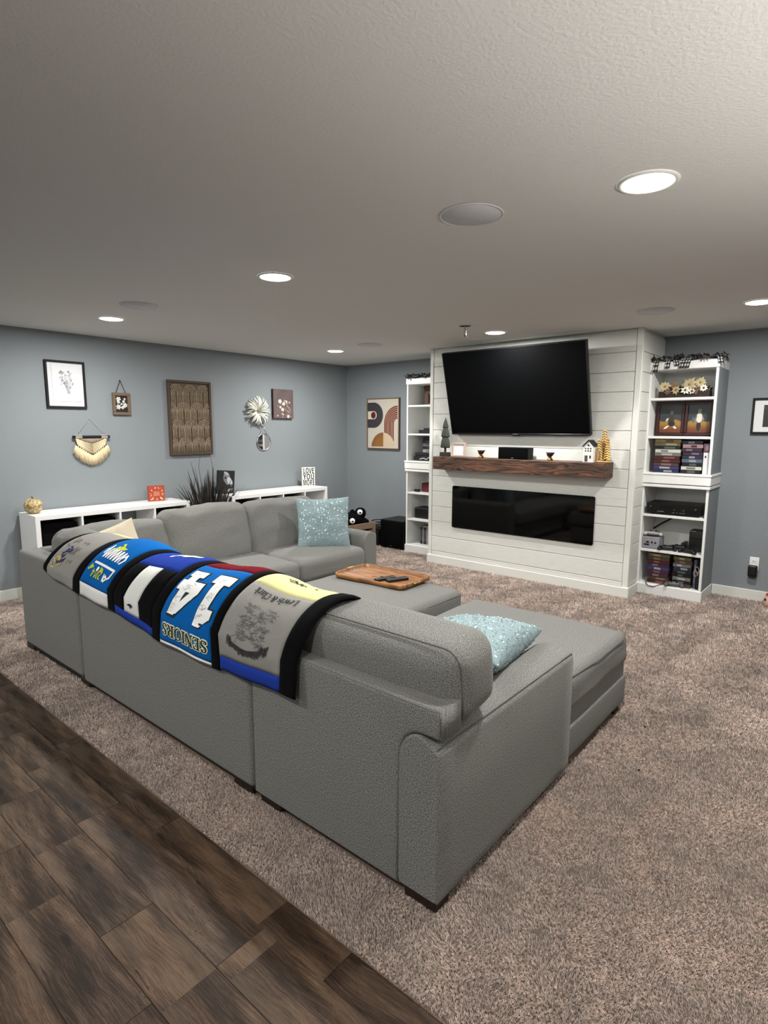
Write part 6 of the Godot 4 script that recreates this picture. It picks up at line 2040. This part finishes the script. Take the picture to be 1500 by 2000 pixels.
# ------------------------------------------------------------------ the far left corner
func corner_items():
	var t := thing("wooden_crate", "pale wooden crate table behind the far sofa arm", "crate", Vector3(-5.02, 0, -5.25), -0.05)
	var wd := mat("pale_wood", Color(0.56, 0.47, 0.39), 0.7)
	wd.albedo_texture = noise_tex(83, 0.03, Color(0.78, 0.76, 0.74), Color(1, 1, 1), 256, 4)
	tri_map(wd, Vector3(2, 16, 16))
	for k in 4:
		var sx: float = [-1, 1, -1, 1][k]
		var sz: float = [-1, -1, 1, 1][k]
		part(t, "post", box(Vector3(sx * 0.225, 0.195, sz * 0.225), Vector3(0.035, 0.39, 0.035), 0.002), wd)
	for j in 4:
		var y := 0.05 + 0.102 * j
		for k in [-1.0, 1.0]:
			part(t, "slat", box(Vector3(0, y, k * 0.225), Vector3(0.41, 0.075, 0.014), 0.002), wd)
			part(t, "slat", box(Vector3(k * 0.225, y, 0), Vector3(0.014, 0.075, 0.41), 0.002), wd)
	part(t, "shelf_board", box2(Vector3(-0.21, 0.33, -0.21), Vector3(0.21, 0.35, 0.21), 0.002), wd)
	# black plush toy with white eyes
	t = thing("plush_toy", "black plush toy with two white eyes lying on the pale crate", "toy", Vector3(-4.965, 0.351, -5.30), 0.70)
	var pl := fabric("plush_black", Color(0.03, 0.03, 0.035), 0.3, 0.2, 6.0, 0.1, 67)
	var s := st0()
	rbox(s, Vector3(-0.03, 0.075, 0.0), Vector3(0.30, 0.15, 0.20), 0.07, 4, 4, Vector3(0, 0.01, 0.01))
	rbox(s, Vector3(0.075, 0.155, 0.01), Vector3(0.14, 0.14, 0.13), 0.062, 4, 3)
	tube(s, [Vector3(-0.03, 0.13, 0), Vector3(-0.02, 0.185, 0.0), Vector3(-0.01, 0.195, 0)], [0.05, 0.03, 0.012], 10)
	tube(s, [Vector3(-0.13, 0.10, 0), Vector3(-0.165, 0.125, 0.0)], [0.045, 0.02], 10)
	tube(s, [Vector3(0.10, 0.06, 0.02), Vector3(0.16, 0.04, 0.05), Vector3(0.165, 0.03, 0.06)], [0.05, 0.04, 0.02], 10)
	part(t, "body", done(s), pl)
	for k in 2:
		var c: Vector3 = [Vector3(0.072, 0.175, 0.072), Vector3(-0.02, 0.070, 0.108)][k]
		var e := part(t, "eye", lathed([Vector2(0.034, 0), Vector2(0.030, 0.010), Vector2(0.016, 0.016), Vector2(0, 0.018)], 18), mat("eye_white", Color(0.92, 0.92, 0.92), 0.35), Transform3D(Basis(Vector3.RIGHT, PI / 2), c))
		part(e, "pupil", lathed([Vector2(0.014, 0.012), Vector2(0.011, 0.0185), Vector2(0, 0.020)], 12), M.black_plastic, Transform3D(Basis(), Vector3(0.004, 0.001, 0.004)))
	# subwoofer
	t = thing("subwoofer", "black cube subwoofer on the carpet left of the narrow bookcase", "speaker", Vector3(-4.715, 0, -5.905), 0.0)
	part(t, "cabinet", box2(Vector3(-0.19, 0.02, -0.21), Vector3(0.19, 0.385, 0.165), 0.004), mat("sub_black", Color(0.022, 0.022, 0.024), 0.4))
	part(t, "grille", rbox2(Vector3(-0.18, 0.03, 0.165), Vector3(0.18, 0.375, 0.183), 0.008, 2, 3), M.speaker_cloth)
	part(t, "badge", box2(Vector3(-0.012, 0.05, 0.183), Vector3(0.012, 0.058, 0.1845), 0.0003), M.steel)
	for k in 4:
		part(t, "foot", lathed([Vector2(0.02, 0), Vector2(0.024, 0.021)], 12), M.black_plastic, Transform3D(Basis(), Vector3([-0.15, 0.15][k % 2], 0, [-0.17, 0.13][k / 2])))
	t = thing("equipment_case", "black case with cables on the carpet between the crate and the subwoofer", "case", Vector3(-5.10, 0, -5.86), 0.0)
	part(t, "body", rbox2(Vector3(-0.10, 0.0, -0.16), Vector3(0.12, 0.235, 0.09), 0.02, 3, 3), M.black_matt)
	part(t, "handle", tubed([Vector3(-0.05, 0.232, 0.0), Vector3(-0.045, 0.262, 0.0), Vector3(0.055, 0.262, 0.0), Vector3(0.06, 0.232, 0.0)], 0.010, 8), M.black_plastic)
	var pts := []
	for i in 30:
		var a := i * 0.62
		pts.append(Vector3(-5.03 + 0.08 * cos(a), 0.262 + 0.003 * i, -5.82 + 0.07 * sin(a)))
	single("cable_coil", "coil of black cable lying on the black case beside the subwoofer", "cable", tubed(pts, 0.007, 6), M.cord_black)

# ------------------------------------------------------------------ ceiling and small things
func ceiling_fittings():
	var grille := mat("speaker_grille", Color(0.84, 0.835, 0.85), 0.85)
	grille.normal_enabled = true
	grille.normal_texture = noise_tex(84, 0.3, Color.BLACK, Color.WHITE, 256, 1, FastNoiseLite.TYPE_CELLULAR, true, 3.0)
	tri_map(grille, 6.0)
	var where := ["nearest, between the brightest light and the middle", "at the left beside the quilt end light", "at the right in front of the bookcase", "far, near the corner light"]
	for k in 4:
		var p: Vector2 = [Vector2(-1.376, -2.183), Vector2(-4.184, -2.196), Vector2(-1.370, -4.759), Vector2(-4.216, -4.747)][k]
		var t := thing("ceiling_speaker", "flat round ceiling speaker grille " + where[k], "speaker", Vector3(p.x, CEIL, p.y), 0.0, "round ceiling speakers")
		part(t, "grille", lathed([Vector2(0, -0.004), Vector2(0.125, -0.004), Vector2(0.126, -0.001)], 40), grille)
		part(t, "rim", lathed([Vector2(0.125, -0.002), Vector2(0.126, -0.006), Vector2(0.131, -0.006), Vector2(0.133, -0.001)], 40), mat("speaker_rim", Color(0.86, 0.855, 0.85), 0.8))
	var t := thing("fire_sprinkler", "ceiling sprinkler with dark recessed ring and hanging chrome stem", "sprinkler", Vector3(-2.814, CEIL, -4.404))
	part(t, "recess", lathed([Vector2(0, -0.002), Vector2(0.055, -0.002)], 28), M.dark_gap)
	part(t, "ring", lathed([Vector2(0.054, -0.003), Vector2(0.056, -0.007), Vector2(0.068, -0.006), Vector2(0.070, -0.001)], 32), M.trim_white)
	part(t, "stem", lathed([Vector2(0.012, -0.078), Vector2(0.012, -0.003)], 14), mat("chrome", Color(0.85, 0.85, 0.84), 0.18, 1.0))
	part(t, "deflector", lathed([Vector2(0, -0.096), Vector2(0.020, -0.095), Vector2(0.020, -0.092), Vector2(0.008, -0.090), Vector2(0.007, -0.078)], 14), M.chrome)

func small_things():
	# wall outlet with a black plug-in
	var t := thing("wall_outlet", "white wall outlet plate low on the right wall", "outlet", Vector3(-0.766, 0.352, WALL_Z + 0.0005))
	part(t, "plate", rbox2(Vector3(-0.037, -0.06, 0), Vector3(0.037, 0.06, 0.006), 0.003, 2, 2), mat("outlet_white", Color(0.93, 0.93, 0.92), 0.4))
	for k in [-1.0, 1.0]:
		part(t, "socket", rbox2(Vector3(-0.017, k * 0.024 - 0.015, 0.005), Vector3(0.017, k * 0.024 + 0.015, 0.008), 0.002, 2, 2), M.outlet_white)
		for j in [-1.0, 1.0]:
			part(t, "slot", box2(Vector3(j * 0.007 - 0.0012, k * 0.024 - 0.004, 0.0078), Vector3(j * 0.007 + 0.0012, k * 0.024 + 0.005, 0.0083), 0.0001), M.dark_gap)
	t = thing("plug_in_adapter", "black rounded plug in device in the lower socket of the outlet", "adapter", Vector3(-0.770, 0.288, WALL_Z + 0.009))
	part(t, "body", rbox2(Vector3(-0.036, -0.052, 0), Vector3(0.036, 0.052, 0.045), 0.014, 3, 3), M.black_plastic)
	part(t, "nozzle", rbox2(Vector3(-0.028, -0.066, 0.006), Vector3(0.028, -0.045, 0.036), 0.008, 3, 2), mat("smoked", Color(0.16, 0.16, 0.165), 0.3))
	# spotted toy cut by the right edge of the view
	t = thing("spotted_toy", "small pale toy with black spots and red top at the right edge", "toy", Vector3(-0.585, 0, -6.02))
	part(t, "body", lathed([Vector2(0.0, 0), Vector2(0.06, 0.004), Vector2(0.075, 0.04), Vector2(0.068, 0.085), Vector2(0.05, 0.115), Vector2(0.0, 0.118)], 22), mat("toy_cream", Color(0.82, 0.66, 0.58), 0.6))
	part(t, "cap", lathed([Vector2(0.055, 0.110), Vector2(0.056, 0.118), Vector2(0.035, 0.140), Vector2(0, 0.146)], 20), mat("toy_red", Color(0.72, 0.22, 0.18), 0.6))
	for k in 9:
		var a := TAU * k / 9 * 1.0 + 0.3
		var y := 0.045 + 0.032 * (k % 2)
		var rad := 0.072 - 0.10 * absf(y - 0.045) * 0.6
		part(t, "spot", lathed([Vector2(0.012, -0.002), Vector2(0.010, 0.003), Vector2(0, 0.0045)], 10), M.black_matt, Transform3D(Basis(Quaternion(Vector3.UP, Vector3(cos(a), 0.1, sin(a)).normalized())), Vector3(cos(a) * rad, y, sin(a) * rad)))
	# two crumbs on the carpet
	for k in 2:
		single("carpet_speck", ["tiny dark speck on the carpet beside the chaise corner", "tiny dark speck on the carpet in front of the right arm"][k], "speck", rbox2(Vector3(-0.006, 0, -0.004), Vector3(0.006, 0.007, 0.004), 0.003, 2, 1), M.black_matt, Vector3([-0.80, -0.70][k], 0.011, [-3.08, -2.65][k]))
